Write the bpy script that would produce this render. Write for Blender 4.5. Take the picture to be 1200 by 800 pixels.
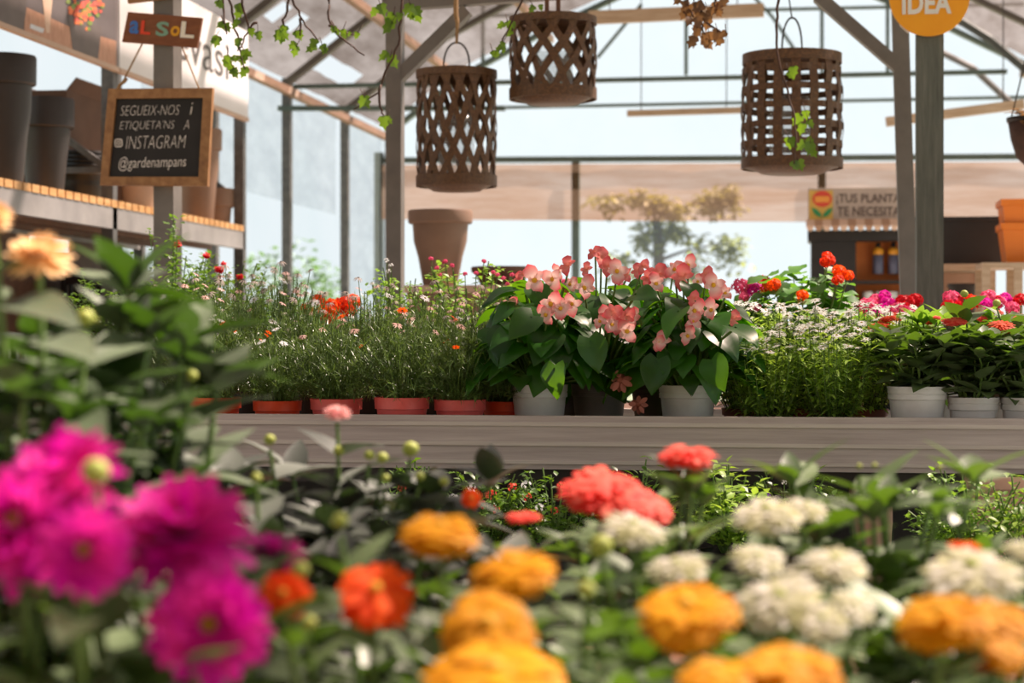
import bpy, math, random
from mathutils import Vector, Matrix, Quaternion

# ---------------------------------------------------------------- scene, camera, light
for o in list(bpy.data.objects): bpy.data.objects.remove(o)
SC = bpy.context.scene
COL = SC.collection
F = 70 / 36 * 1200                       # focal length in pixels
YAW = math.radians(8.53)
CAMZ = 0.93
HOR = 395.0
cam_d = bpy.data.cameras.new('camera'); cam = bpy.data.objects.new('camera', cam_d); COL.objects.link(cam)
cam.location = (0, 0, CAMZ)
cam.rotation_euler = (math.radians(90 - math.degrees(math.atan(5 / F))), 0, YAW)
cam_d.lens = 70; cam_d.sensor_width = 36
cam_d.clip_start = 0.05; cam_d.clip_end = 300
cam_d.dof.use_dof = True; cam_d.dof.focus_distance = 4.75; cam_d.dof.aperture_fstop = 5.0
SC.camera = cam

SUN_STRENGTH = 29.0
SKY_STRENGTH = 1.02
w = bpy.data.worlds.new('sky'); SC.world = w; w.use_nodes = True
bg = w.node_tree.nodes['Background']
bg.inputs[0].default_value = (0.85, 0.92, 0.955, 1); bg.inputs[1].default_value = SKY_STRENGTH
sd = bpy.data.lights.new('sun', 'SUN'); sd.energy = SUN_STRENGTH; sd.angle = math.radians(1.2); sd.color = (1, 0.985, 0.95)
sun = bpy.data.objects.new('sun', sd); COL.objects.link(sun)
TO_SUN = Vector((0.42, 0.40, 0.82)).normalized()
sun.rotation_euler = TO_SUN.to_track_quat('Z', 'Y').to_euler()
sun.location = (4, 2, 12)
vs = SC.view_settings
vs.view_transform = 'Standard'; vs.look = 'None'; vs.exposure = 0.0; vs.gamma = 1.0; vs.use_curve_mapping = False
SC.cycles.max_bounces = 7; SC.cycles.diffuse_bounces = 3; SC.cycles.glossy_bounces = 2
SC.cycles.transmission_bounces = 4; SC.cycles.transparent_max_bounces = 10
SC.cycles.use_denoising = True

FWD = Vector((-math.sin(YAW), math.cos(YAW), 0)); RGT = Vector((math.cos(YAW), math.sin(YAW), 0)); UP = Vector((0, 0, 1))
CAM = Vector((0, 0, CAMZ))
def ray(px, py): return FWD + RGT * ((px - 600) / F) + UP * ((HOR - py) / F)
def P(px, py, d): return CAM + ray(px, py) * d                 # at camera depth d
def PY(px, py, Y): r = ray(px, py); return CAM + r * (Y / r.y)   # on plane y = Y
def PX(px, py, X): r = ray(px, py); return CAM + r * (X / r.x)   # on plane x = X
def V(*a): return Vector(a)
def proj(p): q = p - CAM; d = q.dot(FWD); return 600 + F * q.dot(RGT) / d, HOR - F * q.z / d

# ---------------------------------------------------------------- materials
def lin(c):
    if isinstance(c, str): c = [int(c[i:i + 2], 16) for i in (0, 2, 4)]
    return tuple(((x / 255) / 12.92 if x / 255 <= 0.04045 else ((x / 255 + 0.055) / 1.055) ** 2.4) for x in c) + (1,)
MATS = {}
def nt(name):
    m = bpy.data.materials.new(name); m.use_nodes = True
    t = m.node_tree; return m, t, t.nodes['Principled BSDF'], t.nodes['Material Output']
def ramp(t, fac, stops):
    r = t.nodes.new('ShaderNodeValToRGB'); e = r.color_ramp.elements
    while len(e) < len(stops): e.new(0.5)
    for el, (p, c) in zip(e, stops): el.position = p; el.color = lin(c)
    t.links.new(fac, r.inputs[0]); return r.outputs[0]
def coords(t, kind='Object', scale=(1, 1, 1)):
    tc = t.nodes.new('ShaderNodeTexCoord'); mp = t.nodes.new('ShaderNodeMapping'); mp.inputs['Scale'].default_value = scale
    t.links.new(tc.outputs[kind], mp.inputs[0]); return mp.outputs[0]
def noise(t, vec, scale=5, detail=4, rough=0.5):
    n = t.nodes.new('ShaderNodeTexNoise'); n.inputs['Scale'].default_value = scale; n.inputs['Detail'].default_value = detail
    n.inputs['Roughness'].default_value = rough
    if vec is not None: t.links.new(vec, n.inputs['Vector'])
    return n.outputs[0]
def bump(t, b, h, strength=0.3, dist=0.01):
    n = t.nodes.new('ShaderNodeBump'); n.inputs['Strength'].default_value = strength; n.inputs['Distance'].default_value = dist
    t.links.new(h, n.inputs['Height']); t.links.new(n.outputs[0], b.inputs['Normal'])
def solid(name, c1, c2=None, rough=0.6, metal=0.0, scale=8, stretch=(1, 1, 1), bmp=0.0, spec=0.5, kind='Object'):
    if name in MATS: return MATS[name]
    m, t, b, o = nt(name)
    v = coords(t, kind, stretch); n = noise(t, v, scale, 5, 0.6)
    t.links.new(ramp(t, n, [(0.3, c1), (0.7, c2 or c1)]), b.inputs['Base Color'])
    b.inputs['Roughness'].default_value = rough; b.inputs['Metallic'].default_value = metal
    b.inputs['Specular IOR Level'].default_value = spec
    if bmp: bump(t, b, n, bmp)
    MATS[name] = m; return m
def leafmat(name, dark, light, trans, rough=0.42, tfac=0.35, spec=0.5, nscale=30):
    """blade colour differs from leaf to leaf; part of the light passes through"""
    m, t, b, o = nt(name)
    g = t.nodes.new('ShaderNodeNewGeometry')
    n = noise(t, coords(t), nscale, 2)
    mx = t.nodes.new('ShaderNodeMath'); mx.operation = 'MULTIPLY_ADD'; mx.inputs[1].default_value = 0.35
    t.links.new(n, mx.inputs[0])
    m2 = t.nodes.new('ShaderNodeMath'); m2.operation = 'MULTIPLY'; m2.inputs[1].default_value = 0.75
    t.links.new(g.outputs['Random Per Island'], m2.inputs[0]); t.links.new(m2.outputs[0], mx.inputs[2])
    t.links.new(ramp(t, mx.outputs[0], [(0.15, dark), (0.85, light)]), b.inputs['Base Color'])
    b.inputs['Roughness'].default_value = rough; b.inputs['Specular IOR Level'].default_value = spec
    tr = t.nodes.new('ShaderNodeBsdfTranslucent'); tr.inputs[0].default_value = lin(trans)
    ms = t.nodes.new('ShaderNodeMixShader'); ms.inputs[0].default_value = tfac
    t.links.new(b.outputs[0], ms.inputs[1]); t.links.new(tr.outputs[0], ms.inputs[2]); t.links.new(ms.outputs[0], o.inputs[0])
    MATS[name] = m; return m
def petalmat(name, c1, c2, tfac=0.4, radial=None):
    """petal colour, varying petal to petal; radial = (inner, outer) colours from the flower's middle to its rim"""
    m, t, b, o = nt(name)
    if radial:
        tc = t.nodes.new('ShaderNodeTexCoord'); ln = t.nodes.new('ShaderNodeVectorMath'); ln.operation = 'LENGTH'
        t.links.new(tc.outputs['Object'], ln.inputs[0])
        col = ramp(t, ln.outputs['Value'], radial)
    else:
        g = t.nodes.new('ShaderNodeNewGeometry')
        col = ramp(t, g.outputs['Random Per Island'], [(0.1, c1), (0.9, c2)])
    t.links.new(col, b.inputs['Base Color']); b.inputs['Roughness'].default_value = 0.6
    b.inputs['Specular IOR Level'].default_value = 0.25
    tr = t.nodes.new('ShaderNodeBsdfTranslucent'); t.links.new(col, tr.inputs[0])
    ms = t.nodes.new('ShaderNodeMixShader'); ms.inputs[0].default_value = tfac
    t.links.new(b.outputs[0], ms.inputs[1]); t.links.new(tr.outputs[0], ms.inputs[2]); t.links.new(ms.outputs[0], o.inputs[0])
    MATS[name] = m; return m
def filmmat(name, tint1, tint2, diffuse, opac, scale=1.2, stretch=(1, 1, 1), thr=None):
    """sheet that lets tinted daylight through, with some milky scatter"""
    m, t, b, o = nt(name); t.nodes.remove(b)
    n = noise(t, coords(t, 'Object', stretch), scale, 6, 0.65)
    tp = t.nodes.new('ShaderNodeBsdfTransparent'); t.links.new(ramp(t, n, [(0.35, tint1), (0.65, tint2)]), tp.inputs[0])
    tr = t.nodes.new('ShaderNodeBsdfTranslucent'); tr.inputs[0].default_value = lin(diffuse)
    ms = t.nodes.new('ShaderNodeMixShader'); ms.inputs[0].default_value = opac
    t.links.new(tp.outputs[0], ms.inputs[1]); t.links.new(tr.outputs[0], ms.inputs[2]); t.links.new(ms.outputs[0], o.inputs[0])
    MATS[name] = m; return m
def woodmat(name, c1, c2, c3, stretch=(1, 12, 12), scale=6, rough=0.6, bmp=0.15):
    m, t, b, o = nt(name)
    n = noise(t, coords(t, 'Object', stretch), scale, 8, 0.65)
    t.links.new(ramp(t, n, [(0.28, c1), (0.5, c2), (0.72, c3)]), b.inputs['Base Color'])
    b.inputs['Roughness'].default_value = rough; bump(t, b, n, bmp, 0.004)
    MATS[name] = m; return m

M = {}
M['concrete'] = solid('floor_concrete', '8f8a84', 'b0aaa2', 0.85, scale=3, bmp=0.1)
M['steel'] = solid('galvanised_steel', '545353', '716f6d', 0.5, 0.4, 20)
M['post_grey'] = solid('grey_paint', '4c4642', '575049', 0.55, 0, 12)
M['dark_steel'] = solid('dark_steel', '3a3f3d', '4a4f4c', 0.5, 0.3, 10)
M['rail'] = solid('green_grey_pipe', '4c5a55', '5d6a64', 0.5, 0.2, 10)
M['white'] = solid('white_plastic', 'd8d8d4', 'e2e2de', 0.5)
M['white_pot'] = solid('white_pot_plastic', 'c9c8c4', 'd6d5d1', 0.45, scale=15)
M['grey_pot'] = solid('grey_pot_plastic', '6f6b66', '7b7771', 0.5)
M['red_pot'] = solid('coral_red_pot_plastic', 'dc5c56', 'e66a64', 0.4, scale=14)
M['orange_pot'] = solid('orange_red_pot_plastic', 'd4441e', 'de5230', 0.4, scale=14)
M['brown_pot'] = solid('brown_pot_plastic', '6d3326', '7d3d2c', 0.5)
M['black_plastic'] = solid('black_plastic', '1d1b1a', '262423', 0.45)
M['charcoal'] = solid('charcoal_pot_plastic', '2b2523', '342d2b', 0.5, scale=4)
M['taupe'] = solid('taupe_pot_plastic', '7c614f', '8a6d5a', 0.6, scale=5)
M['beige_pot'] = solid('beige_pot_plastic', 'b89a86', 'c4a894', 0.6, scale=5)
M['terracotta'] = solid('pale_terracotta', 'd0a48c', 'dbb29b', 0.7, scale=6)
M['orange_plastic'] = solid('orange_plastic', 'd9711a', 'e67d22', 0.45, scale=4)
M['soil'] = solid('potting_soil', '1c1410', '35271e', 0.95, scale=60, bmp=0.6)
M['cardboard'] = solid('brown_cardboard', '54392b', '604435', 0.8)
M['chalk_black'] = solid('blackboard_slate', '211f1e', '2a2726', 0.8, scale=12)
M['chalk'] = solid('white_chalk', 'd8d0c8', 'eae2da', 0.9, scale=60)
M['orange_sign'] = solid('orange_sign', 'ea9a0e', 'f0a414', 0.5)
M['grey_letter'] = solid('grey_lettering', '55514f', '5d5957', 0.6)
M['banner_white'] = solid('white_banner', 'd9d6d8', 'e3e0e2', 0.6, scale=2)
M['rope'] = solid('jute_rope', '8a6a48', 'a98860', 0.9, scale=80)
M['wire'] = solid('dark_wire', '2e2724', '3a322e', 0.5, 0.4)
M['slate_wood'] = woodmat('pale_taupe_decking', '9c908a', 'b0a49e', 'c2b7b0', (0.5, 10, 14), 5)
M['rib'] = woodmat('pale_decking_rib', 'b0a59c', 'c0b6ac', 'ccc2b8', (0.5, 10, 14), 5)
M['shelf_wood'] = woodmat('light_pallet_wood', 'a8763f', 'c1935c', 'd3ab78', (8, 1, 8), 6)
M['frame_wood'] = woodmat('oiled_pine_frame', '7a5230', '976b40', 'ad8254', (3, 12, 3), 8)
M['sign_wood'] = woodmat('stained_brown_board', '6a3718', '7a4522', '87512c', (2, 10, 10), 6)
M['post_wood'] = woodmat('weathered_grey_wood', '464a45', '5a5e57', '6c6d66', (14, 14, 1), 6)
M['eave_wood'] = woodmat('aged_brown_timber', '6e523c', '836450', '967660', (10, 1, 10), 5)
M['pine'] = woodmat('pale_timber', 'a08468', 'b49a80', 'c2ab93', (1, 10, 10), 5)
M['dark_wood'] = woodmat('dark_brown_wood', '4a2e1c', '603d26', '70492f', (2, 8, 8), 5)
M['rattan'] = woodmat('brown_woven_bamboo', '3c2615', '5a3c22', '7a5632', (6, 6, 6), 18, 0.55, 0.3)
M['stem'] = solid('green_stem', '4d6a2c', '678238', 0.6, scale=20)
M['vine_stem'] = solid('brown_vine_stem', '3d2a22', '54392d', 0.8, scale=30)
M['bark'] = solid('tree_bark', '4a3a2c', '63503e', 0.9, scale=10, bmp=0.5)
# leaves
M['lf_begonia'] = leafmat('begonia_leaf', '143010', '2f641a', '7cbc1a', 0.36, 0.38, 0.38, 18)
M['lf_zinnia'] = leafmat('zinnia_leaf', '2c4020', '72845a', '74a020', 0.42, 0.22, 0.7)  # light tone greyed, painting the sky's sheen into the leaf colour
M['lf_dahlia'] = leafmat('dahlia_leaf', '1e2c18', '6c7c58', '648c1c', 0.42, 0.2, 0.75)  # sheen of the bright sky put into the grey-green light tone
M['lf_tall'] = leafmat('tall_dahlia_leaf', '1e2c1a', '6a785c', '5c8c1a', 0.45, 0.13, 0.75)  # less translucent leaf for the tall dahlias; pale tone carries painted sheen
M['lf_dusky'] = leafmat('dusky_dahlia_leaf', '20261f', '70766c', '405c20', 0.42, 0.10, 0.8)  # pale grey end of the colour range stands in for silvery sheen
M['lf_needle'] = leafmat('feathery_leaf', '2e4020', '64803e', '78943c', 0.38, 0.25, 0.7)
M['lf_aster'] = leafmat('aster_leaf', '628430', 'a4c456', 'b4d848', 0.42, 0.38)
M['lf_small'] = leafmat('small_shrub_leaf', '2e4e18', '5c822c', '84b02c', 0.4, 0.3, 0.6)
M['lf_lime'] = leafmat('lime_leaf', '56802a', '8cb442', 'a0cc40', 0.42, 0.35, 0.6)
M['lf_geranium'] = leafmat('geranium_leaf', '285018', '508030', '7ab42c', 0.45, 0.3)
M['lf_ivy'] = leafmat('ivy_leaf', '2c4a16', '587a22', '86ac24', 0.4, 0.35)
M['lf_dry'] = leafmat('dry_ivy_leaf', '4a3526', '6a4e38', '9a7040', 0.6, 0.35)
M['lf_tree'] = leafmat('tree_leaf', '3c401c', '6e7032', '8a8a38', 0.6, 0.35)
M['lf_bush'] = leafmat('bush_leaf', '24361a', '46602a', '5c7a28', 0.6, 0.3)
# petals
M['pt_magenta'] = petalmat('magenta_petal', 'd010a0', 'f038ac', 0.5)
M['pt_orange'] = petalmat('orange_petal', 'f04a08', 'ff6a14')
M['pt_yellow'] = petalmat('golden_petal', 'd49000', 'e2a404')
M['pt_white'] = petalmat('cream_petal', 'c8c696', 'e6e2d8')  # greenish-yellow end paints the tinted shadows among the white petals
M['pt_coral'] = petalmat('coral_petal', 'e8443c', 'fc7a66')
M['pt_pink'] = petalmat('pink_petal', 'e8a0a0', 'f4bcb4')
M['pt_peach'] = petalmat('peach_petal', 'f0c084', 'f8d8a8')
M['pt_daisy'] = petalmat('daisy_petal', 'e8e6e8', 'f6f6f8')
M['pt_pinkdaisy'] = petalmat('dusty_pink_petal', 'd8a8a0', 'e8c4bc')
M['pt_seed'] = petalmat('fading_daisy_petal', 'a09088', 'c4b8b2')
M['pt_red'] = petalmat('red_petal', 'c8101c', 'e02030')
M['pt_hotpink'] = petalmat('hot_pink_petal', 'e04878', 'f478a0')
M['pt_scarlet'] = petalmat('scarlet_petal', 'd83010', 'f04818')
M['pt_rust'] = petalmat('rust_orange_petal', 'b83810', 'd85020')
M['pt_violet'] = petalmat('violet_petal', '6820a0', '8838c0')
M['pt_faded'] = petalmat('faded_pink_petal', '9a5a48', 'b87464')
M['pt_begonia'] = petalmat('begonia_petal', None, None, 0.4, [(0.0, 'f4c4a8'), (0.35, 'f6d4cc'), (0.7, 'f2a4a0'), (1.0, 'e8606a')])
M['pt_begonia_deep'] = petalmat('deep_begonia_petal', None, None, 0.4, [(0.0, 'f0a088'), (0.5, 'ee8884'), (1.0, 'e4505c')])
M['ct_yellow'] = solid('yellow_stamens', 'c89018', 'e0b030', 0.8, scale=60)
M['ct_olive'] = solid('olive_flower_eye', '7a6a18', 'b08c28', 0.8, scale=60)
M['ct_dark'] = solid('dark_flower_eye', '3a2a18', '5a4424', 0.8, scale=60)
M['bud'] = solid('green_bud', '8a9838', 'b0b850', 0.6, scale=40)

# ---------------------------------------------------------------- mesh builder
class MB:
    def __init__(s): s.v = []; s.f = []; s.m = []
    def add(s, verts, faces, mi=0):
        k = len(s.v); s.v.extend([tuple(x) for x in verts])
        for f in faces: s.f.append(tuple(i + k for i in f)); s.m.append(mi)
    def box(s, lo, hi, mi=0, mat=None):
        x0, y0, z0 = lo; x1, y1, z1 = hi
        vs = [V(x, y, z) for z in (z0, z1) for y in (y0, y1) for x in (x0, x1)]
        if mat is not None: vs = [mat @ q for q in vs]
        s.add(vs, [(0, 2, 3, 1), (4, 5, 7, 6), (0, 1, 5, 4), (2, 6, 7, 3), (0, 4, 6, 2), (1, 3, 7, 5)], mi)
    def bar(s, a, b, wx, wy, mi=0, up=None):
        """square bar from a to b"""
        a = V(*a); b = V(*b); d = (b - a).normalized()
        up = V(*up) if up else (V(0, 0, 1) if abs(d.z) < 0.9 else V(0, 1, 0))
        x = d.cross(up).normalized() * wx / 2; y = x.cross(d).normalized() * wy / 2
        vs = [a - x - y, a + x - y, a + x + y, a - x + y, b - x - y, b + x - y, b + x + y, b - x + y]
        s.add(vs, [(0, 1, 2, 3), (7, 6, 5, 4), (0, 4, 5, 1), (1, 5, 6, 2), (2, 6, 7, 3), (3, 7, 4, 0)], mi)
    def tube(s, pts, r, n=6, mi=0, cap=True):
        pts = [V(*p) for p in pts]; k = len(pts); rs = r if isinstance(r, (list, tuple)) else [r] * k
        ref = V(0.13, 0.27, 0.95).normalized(); vs = []
        for i, p in enumerate(pts):
            d = (pts[min(i + 1, k - 1)] - pts[max(i - 1, 0)]).normalized()
            if abs(d.dot(ref)) > 0.97: ref = V(0.95, 0.1, 0.2).normalized()
            x = d.cross(ref).normalized(); y = x.cross(d)
            for j in range(n):
                a = 2 * math.pi * j / n; vs.append(p + (x * math.cos(a) + y * math.sin(a)) * rs[i])
        fs = [(i * n + j, i * n + (j + 1) % n, (i + 1) * n + (j + 1) % n, (i + 1) * n + j) for i in range(k - 1) for j in range(n)]
        if cap: fs += [tuple(range(n - 1, -1, -1)), tuple(range((k - 1) * n, k * n))]
        s.add(vs, fs, mi)
    def lathe(s, prof, n=24, c=(0, 0, 0), mi=0, sq=None, closed=False):
        vs = []
        for r, z in prof:
            for j in range(n):
                a = 2 * math.pi * j / n; cx, cy = math.cos(a), math.sin(a)
                if sq:                                            # squarish plan
                    q = (abs(cx) ** sq + abs(cy) ** sq) ** (-1 / sq); cx *= q; cy *= q
                vs.append((c[0] + r * cx, c[1] + r * cy, c[2] + z))
        k = len(prof)
        fs = [(i * n + j, i * n + (j + 1) % n, (i + 1) * n + (j + 1) % n, (i + 1) * n + j) for i in range(k - 1) for j in range(n)]
        fs += [tuple(range(n - 1, -1, -1)), tuple(range((k - 1) * n, k * n))] if not closed else []
        s.add(vs, fs, mi)
    def prism(s, poly, off, mi=0):
        """polygon (list of vectors) pushed by the vector off"""
        n = len(poly); off = V(*off); vs = [V(*p) for p in poly] + [V(*p) + off for p in poly]
        s.add(vs, [tuple(range(n)), tuple(range(2 * n - 1, n - 1, -1))] + [(i, i + n, (i + 1) % n + n, (i + 1) % n) for i in range(n)], mi)
    def ball(s, c, r, n=10, k=6, mi=0, sz=1.0):
        prof = [(max(1e-5, r * math.sin(math.pi * i / k)), -r * sz * math.cos(math.pi * i / k)) for i in range(k + 1)]
        s.lathe(prof, n, c, mi, closed=True)
    def ribbon(s, pts, nrm, wid, th, mi=0, close=False):
        """flat strip with thickness: pts, outward normals, widths measured along side vector"""
        k = len(pts); vs = []
        for i in range(k):
            a = pts[(i - 1) % k] if close else pts[max(i - 1, 0)]; b = pts[(i + 1) % k] if close else pts[min(i + 1, k - 1)]
            d = (b - a).normalized(); n = nrm[i]; sd = d.cross(n).normalized() * wid / 2
            vs += [pts[i] - sd - n * th / 2, pts[i] + sd - n * th / 2, pts[i] + sd + n * th / 2, pts[i] - sd + n * th / 2]
        fs = []
        for i in range(k if close else k - 1):
            p, q = i * 4, ((i + 1) % k) * 4
            fs += [(p + j, p + (j + 1) % 4, q + (j + 1) % 4, q + j) for j in range(4)]
        if not close: fs += [(3, 2, 1, 0), (k * 4 - 4, k * 4 - 3, k * 4 - 2, k * 4 - 1)]
        s.add(vs, fs, mi)
    def leaf(s, p, d, nrm, L, W, shape='ovate', fold=0.18, droop=0.25, seg=5, mi=0, wave=0.0, ph=0.0):
        d = d.normalized(); sd = d.cross(nrm)
        if sd.length < 1e-4: sd = d.cross(V(0.3, 0.9, 0.1))
        sd.normalize(); n = sd.cross(d)
        vs = []
        for i in range(seg + 1):
            t = i / seg; wd = WID[shape](t) * W / 2
            c = p + d * (L * t) - n * (droop * L * t * t)
            wv = wave * W * math.sin(ph + t * 9)
            vs += [c - sd * wd + n * (fold * wd + wv), c, c + sd * wd + n * (fold * wd - wv)]
        fs = []
        for i in range(seg):
            a = i * 3; fs += [(a, a + 1, a + 4, a + 3), (a + 1, a + 2, a + 5, a + 4)]
        s.add(vs, fs, mi)
    def mesh(s, name, mats, smooth=True, sharp=0):
        me = bpy.data.meshes.new(name); me.from_pydata(s.v, [], s.f)
        for m in (mats if isinstance(mats, (list, tuple)) else [mats]): me.materials.append(m)
        if len(me.materials) > 1: me.polygons.foreach_set('material_index', s.m)
        if smooth: me.polygons.foreach_set('use_smooth', [True] * len(me.polygons))
        if sharp: me.set_sharp_from_angle(angle=math.radians(sharp))
        me.update(); return me
    def build(s, name, mats, parent=None, smooth=False, loc=None, sharp=0):
        return link(name, s.mesh(name, mats, smooth, sharp), parent, loc)
sp = math.sin; PI = math.pi
WID = {
    'ovate': lambda t: max(0.02, sp(PI * min(1, t ** 0.72)) ** 0.9) if 0 < t < 1 else 0.03,
    'lance': lambda t: max(0.02, sp(PI * t ** 0.85)) if 0 < t < 1 else 0.04,
    'cordate': lambda t: max(0.02, (1 - ((0.3 - t) / 0.36) ** 2) ** 0.5 if t < 0.3 else (1 - ((t - 0.3) / 0.7) ** 1.6) ** 0.95 if t < 1 else 0.02),
    'frill': lambda t: max(0.04, sp(PI * min(1, 0.04 + t * 0.93) ** 1.15) ** 0.75 * (1 + 0.07 * sp(t * 19))) if t < 1 else 0.05,
    'round': lambda t: max(0.05, (1 - (2 * t - 1) ** 2)) ** 0.5,
    'petal': lambda t: 0.25 + 0.75 * sp(PI * min(1, 0.08 + t * 0.80)) if t < 1 else 0.30,
    'blunt': lambda t: 0.35 + 0.65 * sp(PI * min(1, 0.05 + t * 0.68)) if t < 1 else 0.55,
    'needle': lambda t: 1.0 - 0.8 * t,
    'ray': lambda t: 0.5 + 0.5 * sp(PI * min(1, t * 0.85)) if t < 1 else 0.4,
}
def link(name, data, parent=None, loc=None, rot=None, scale=None):
    o = bpy.data.objects.new(name, data); COL.objects.link(o)
    if parent is not None: o.parent = parent
    if loc is not None: o.location = loc
    if rot is not None: o.rotation_mode = 'QUATERNION'; o.rotation_quaternion = rot
    if scale is not None: o.scale = scale if isinstance(scale, (tuple, list, Vector)) else (scale,) * 3
    return o
def tag(o, label, cat, group=None):
    o['label'] = label; o['category'] = cat
    if group: o['group'] = group
    return o
def thing(name, label, cat, loc=(0, 0, 0), group=None):
    o = link(name, None, None, loc); o.empty_display_size = 0.05; return tag(o, label, cat, group)
def struct(o): o['kind'] = 'structure'; return o
def copy_tree(o, parent=None):
    c = o.copy(); COL.objects.link(c)
    if parent is not None: c.parent = parent
    for ch in list(o.children): copy_tree(ch, c)
    return c
def place(proto, used, loc, rz, label, scale=1.0, group=None):
    """the first call moves the built plant itself, later calls copy it with all its parts"""
    if proto not in used: used.append(proto); r = proto
    else: r = copy_tree(proto)
    r.location = loc; r.rotation_euler = (0, 0, rz); r.scale = (scale,) * 3; r['label'] = label
    if group: r['group'] = group
    return r
def facing(d, spin=0.0): return V(0, 0, 1).rotation_difference(V(*d).normalized()) @ Quaternion((0, 0, 1), spin)

def text_part(body, name, mat, parent, mapf, off=0.0, thick=0.0):
    """lettering as a mesh; mapf takes (u, v) in the unit box of the word to a point on the sign"""
    cu = bpy.data.curves.new('t', 'FONT'); cu.body = body; cu.resolution_u = 3
    if thick: cu.offset = thick
    to = bpy.data.objects.new('t', cu); COL.objects.link(to)
    bpy.context.view_layer.update()
    me = bpy.data.meshes.new_from_object(to.evaluated_get(bpy.context.evaluated_depsgraph_get()))
    bpy.data.objects.remove(to); bpy.data.curves.remove(cu)
    xs = [v.co.x for v in me.vertices]; ys = [v.co.y for v in me.vertices]
    x0, x1, y0, y1 = min(xs), max(xs), min(ys), max(ys)
    inv = V(*parent.location) if parent else V(0, 0, 0)
    for v in me.vertices: v.co = mapf((v.co.x - x0) / (x1 - x0), (v.co.y - y0) / max(1e-6, y1 - y0)) - inv
    me.materials.clear(); me.materials.append(mat); me.name = name
    return link(name, me, parent)
def quadmap(tl, tr, br, bl):
    return lambda u, v: (bl * (1 - u) + br * u) * (1 - v) + (tl * (1 - u) + tr * u) * v

# ---------------------------------------------------------------- greenhouse shell
XL, XR, YF, YB = -4.2, 2.8, 19.4, -3.0
EAVE = 3.0
PROF = [(-4.2, 3.0), (-3.45, 3.55), (-2.6, 3.98), (-1.6, 4.42), (-0.7, 4.75), (0.2, 4.42), (1.2, 3.98), (2.05, 3.55), (2.8, 3.0)]
b = MB(); b.box((XL - 0.3, YB - 0.2, -0.2), (XR + 0.3, YF + 0.3, 0)); struct(b.build('floor', M['concrete']))
b = MB(); b.box((-80, -30, -0.4), (80, 140, -0.01)); struct(b.build('ground', solid('low_bounce_ground', '4a4a2c', '6a6440', 0.95, scale=2)))  # outside ground kept dark on purpose to cut bounced light

M['roof_film'] = filmmat('dusty_roof_film', '766860', 'c8b8b0', 'c8b0a4', 0.05, 1.6, (1.6, 0.35, 1.6))
b = MB(); NY = 90; ys = [YB + (YF - YB) * i / NY for i in range(NY + 1)]
random.seed(5); RP = []
for (xa, za), (xb, zb) in zip(PROF[:-1], PROF[1:]): RP += [(xa + (xb - xa) * i / 5, za + (zb - za) * i / 5) for i in range(5)]
RP.append(PROF[-1])
vs = [V(x, y, z + 0.02 + random.uniform(-0.008, 0.008)) for y in ys for x, z in RP]
k = len(RP)
GAPS = [(396, 80, 19, 15, 0.3), (316, 14, 14, 5, -0.45), (341, 29, 7, 6, 0), (372, 51, 12, 4, -0.5), (452, 12, 10, 10, 0)]
def torn(c):
    if c.y < 9: return False
    x, y = proj(c)
    for gx, gy, rx, ry, sl in GAPS:
        if abs(x - gx) < rx and abs(y - gy - sl * (x - gx)) < ry: return True
    return False
fs = []
for i in range(NY):
    for j in range(k - 1):
        f = (i * k + j, (i + 1) * k + j, (i + 1) * k + j + 1, i * k + j + 1)
        if not torn((vs[f[0]] + vs[f[1]] + vs[f[2]] + vs[f[3]]) / 4): fs.append(f)
b.add(vs, fs); struct(b.build('roof', M['roof_film'], smooth=True))
k = len(PROF)

M['clear_film'] = filmmat('clear_wall_film', 'f8fbfb', 'ffffff', 'd8e4ea', 0.03, 0.8)
M['white_cloth'] = filmmat('white_wall_cloth', 'dcdfe6', 'f2f4f8', 'f4f4f6', 0.2, 2.0, (1, 1, 3))
b = MB(); b.add([V(XL, YB, 0), V(XL, YF, 0), V(XL, YF, EAVE), V(XL, YB, EAVE)], [(0, 1, 2, 3)]); struct(b.build('wall_left', M['clear_film']))
b = MB(); b.add([V(XR, YB, 0), V(XR, YF, 0), V(XR, YF, EAVE), V(XR, YB, EAVE)], [(0, 1, 2, 3)]); struct(b.build('wall_right', M['clear_film']))
b = MB(); b.box((XL - 0.5, YB - 0.2, 0), (XR + 0.5, YB, 5)); struct(b.build('wall_light_blocker', M['dark_wood']))  # unseen wall added behind the camera to cut frontal ambient light
b = MB(); b.add([V(XL, YF, 0), V(XR, YF, 0)] + [V(x, YF, z) for x, z in reversed(PROF)], [tuple(range(2 + k))]); struct(b.build('wall_far', M['clear_film']))

# side posts, arched rafters, purlins, wall rails
for i, y in enumerate([YF, 17.5, 15.5, 13.5, 11.5, 9.5]):
    b = MB(); b.box((XL + 0.02, y - 0.035, 0), (XL + 0.09, y + 0.035, EAVE)); struct(b.build('column', M['steel']))
    b = MB(); b.box((XR - 0.09, y - 0.035, 0), (XR - 0.02, y + 0.035, EAVE)); struct(b.build('column', M['steel']))
    b = MB()
    for (x0, z0), (x1, z1) in zip(PROF[:-1], PROF[1:]): b.bar((x0 * 0.985, y - 0.06, z0 - 0.05), (x1 * 0.985, y - 0.06, z1 - 0.05), 0.05, 0.09, up=(0, 1, 0))
    struct(b.build('beam', M['post_grey'] if i else M['rail']))
for x, z in [PROF[0], PROF[1], PROF[2], PROF[3], PROF[5], PROF[6], PROF[7], PROF[8]]:
    b = MB(); b.box((x * 0.97 - 0.03, YB, z - 0.16), (x * 0.97 + 0.03, YF, z - 0.10)); struct(b.build('beam', M['eave_wood']))
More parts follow.
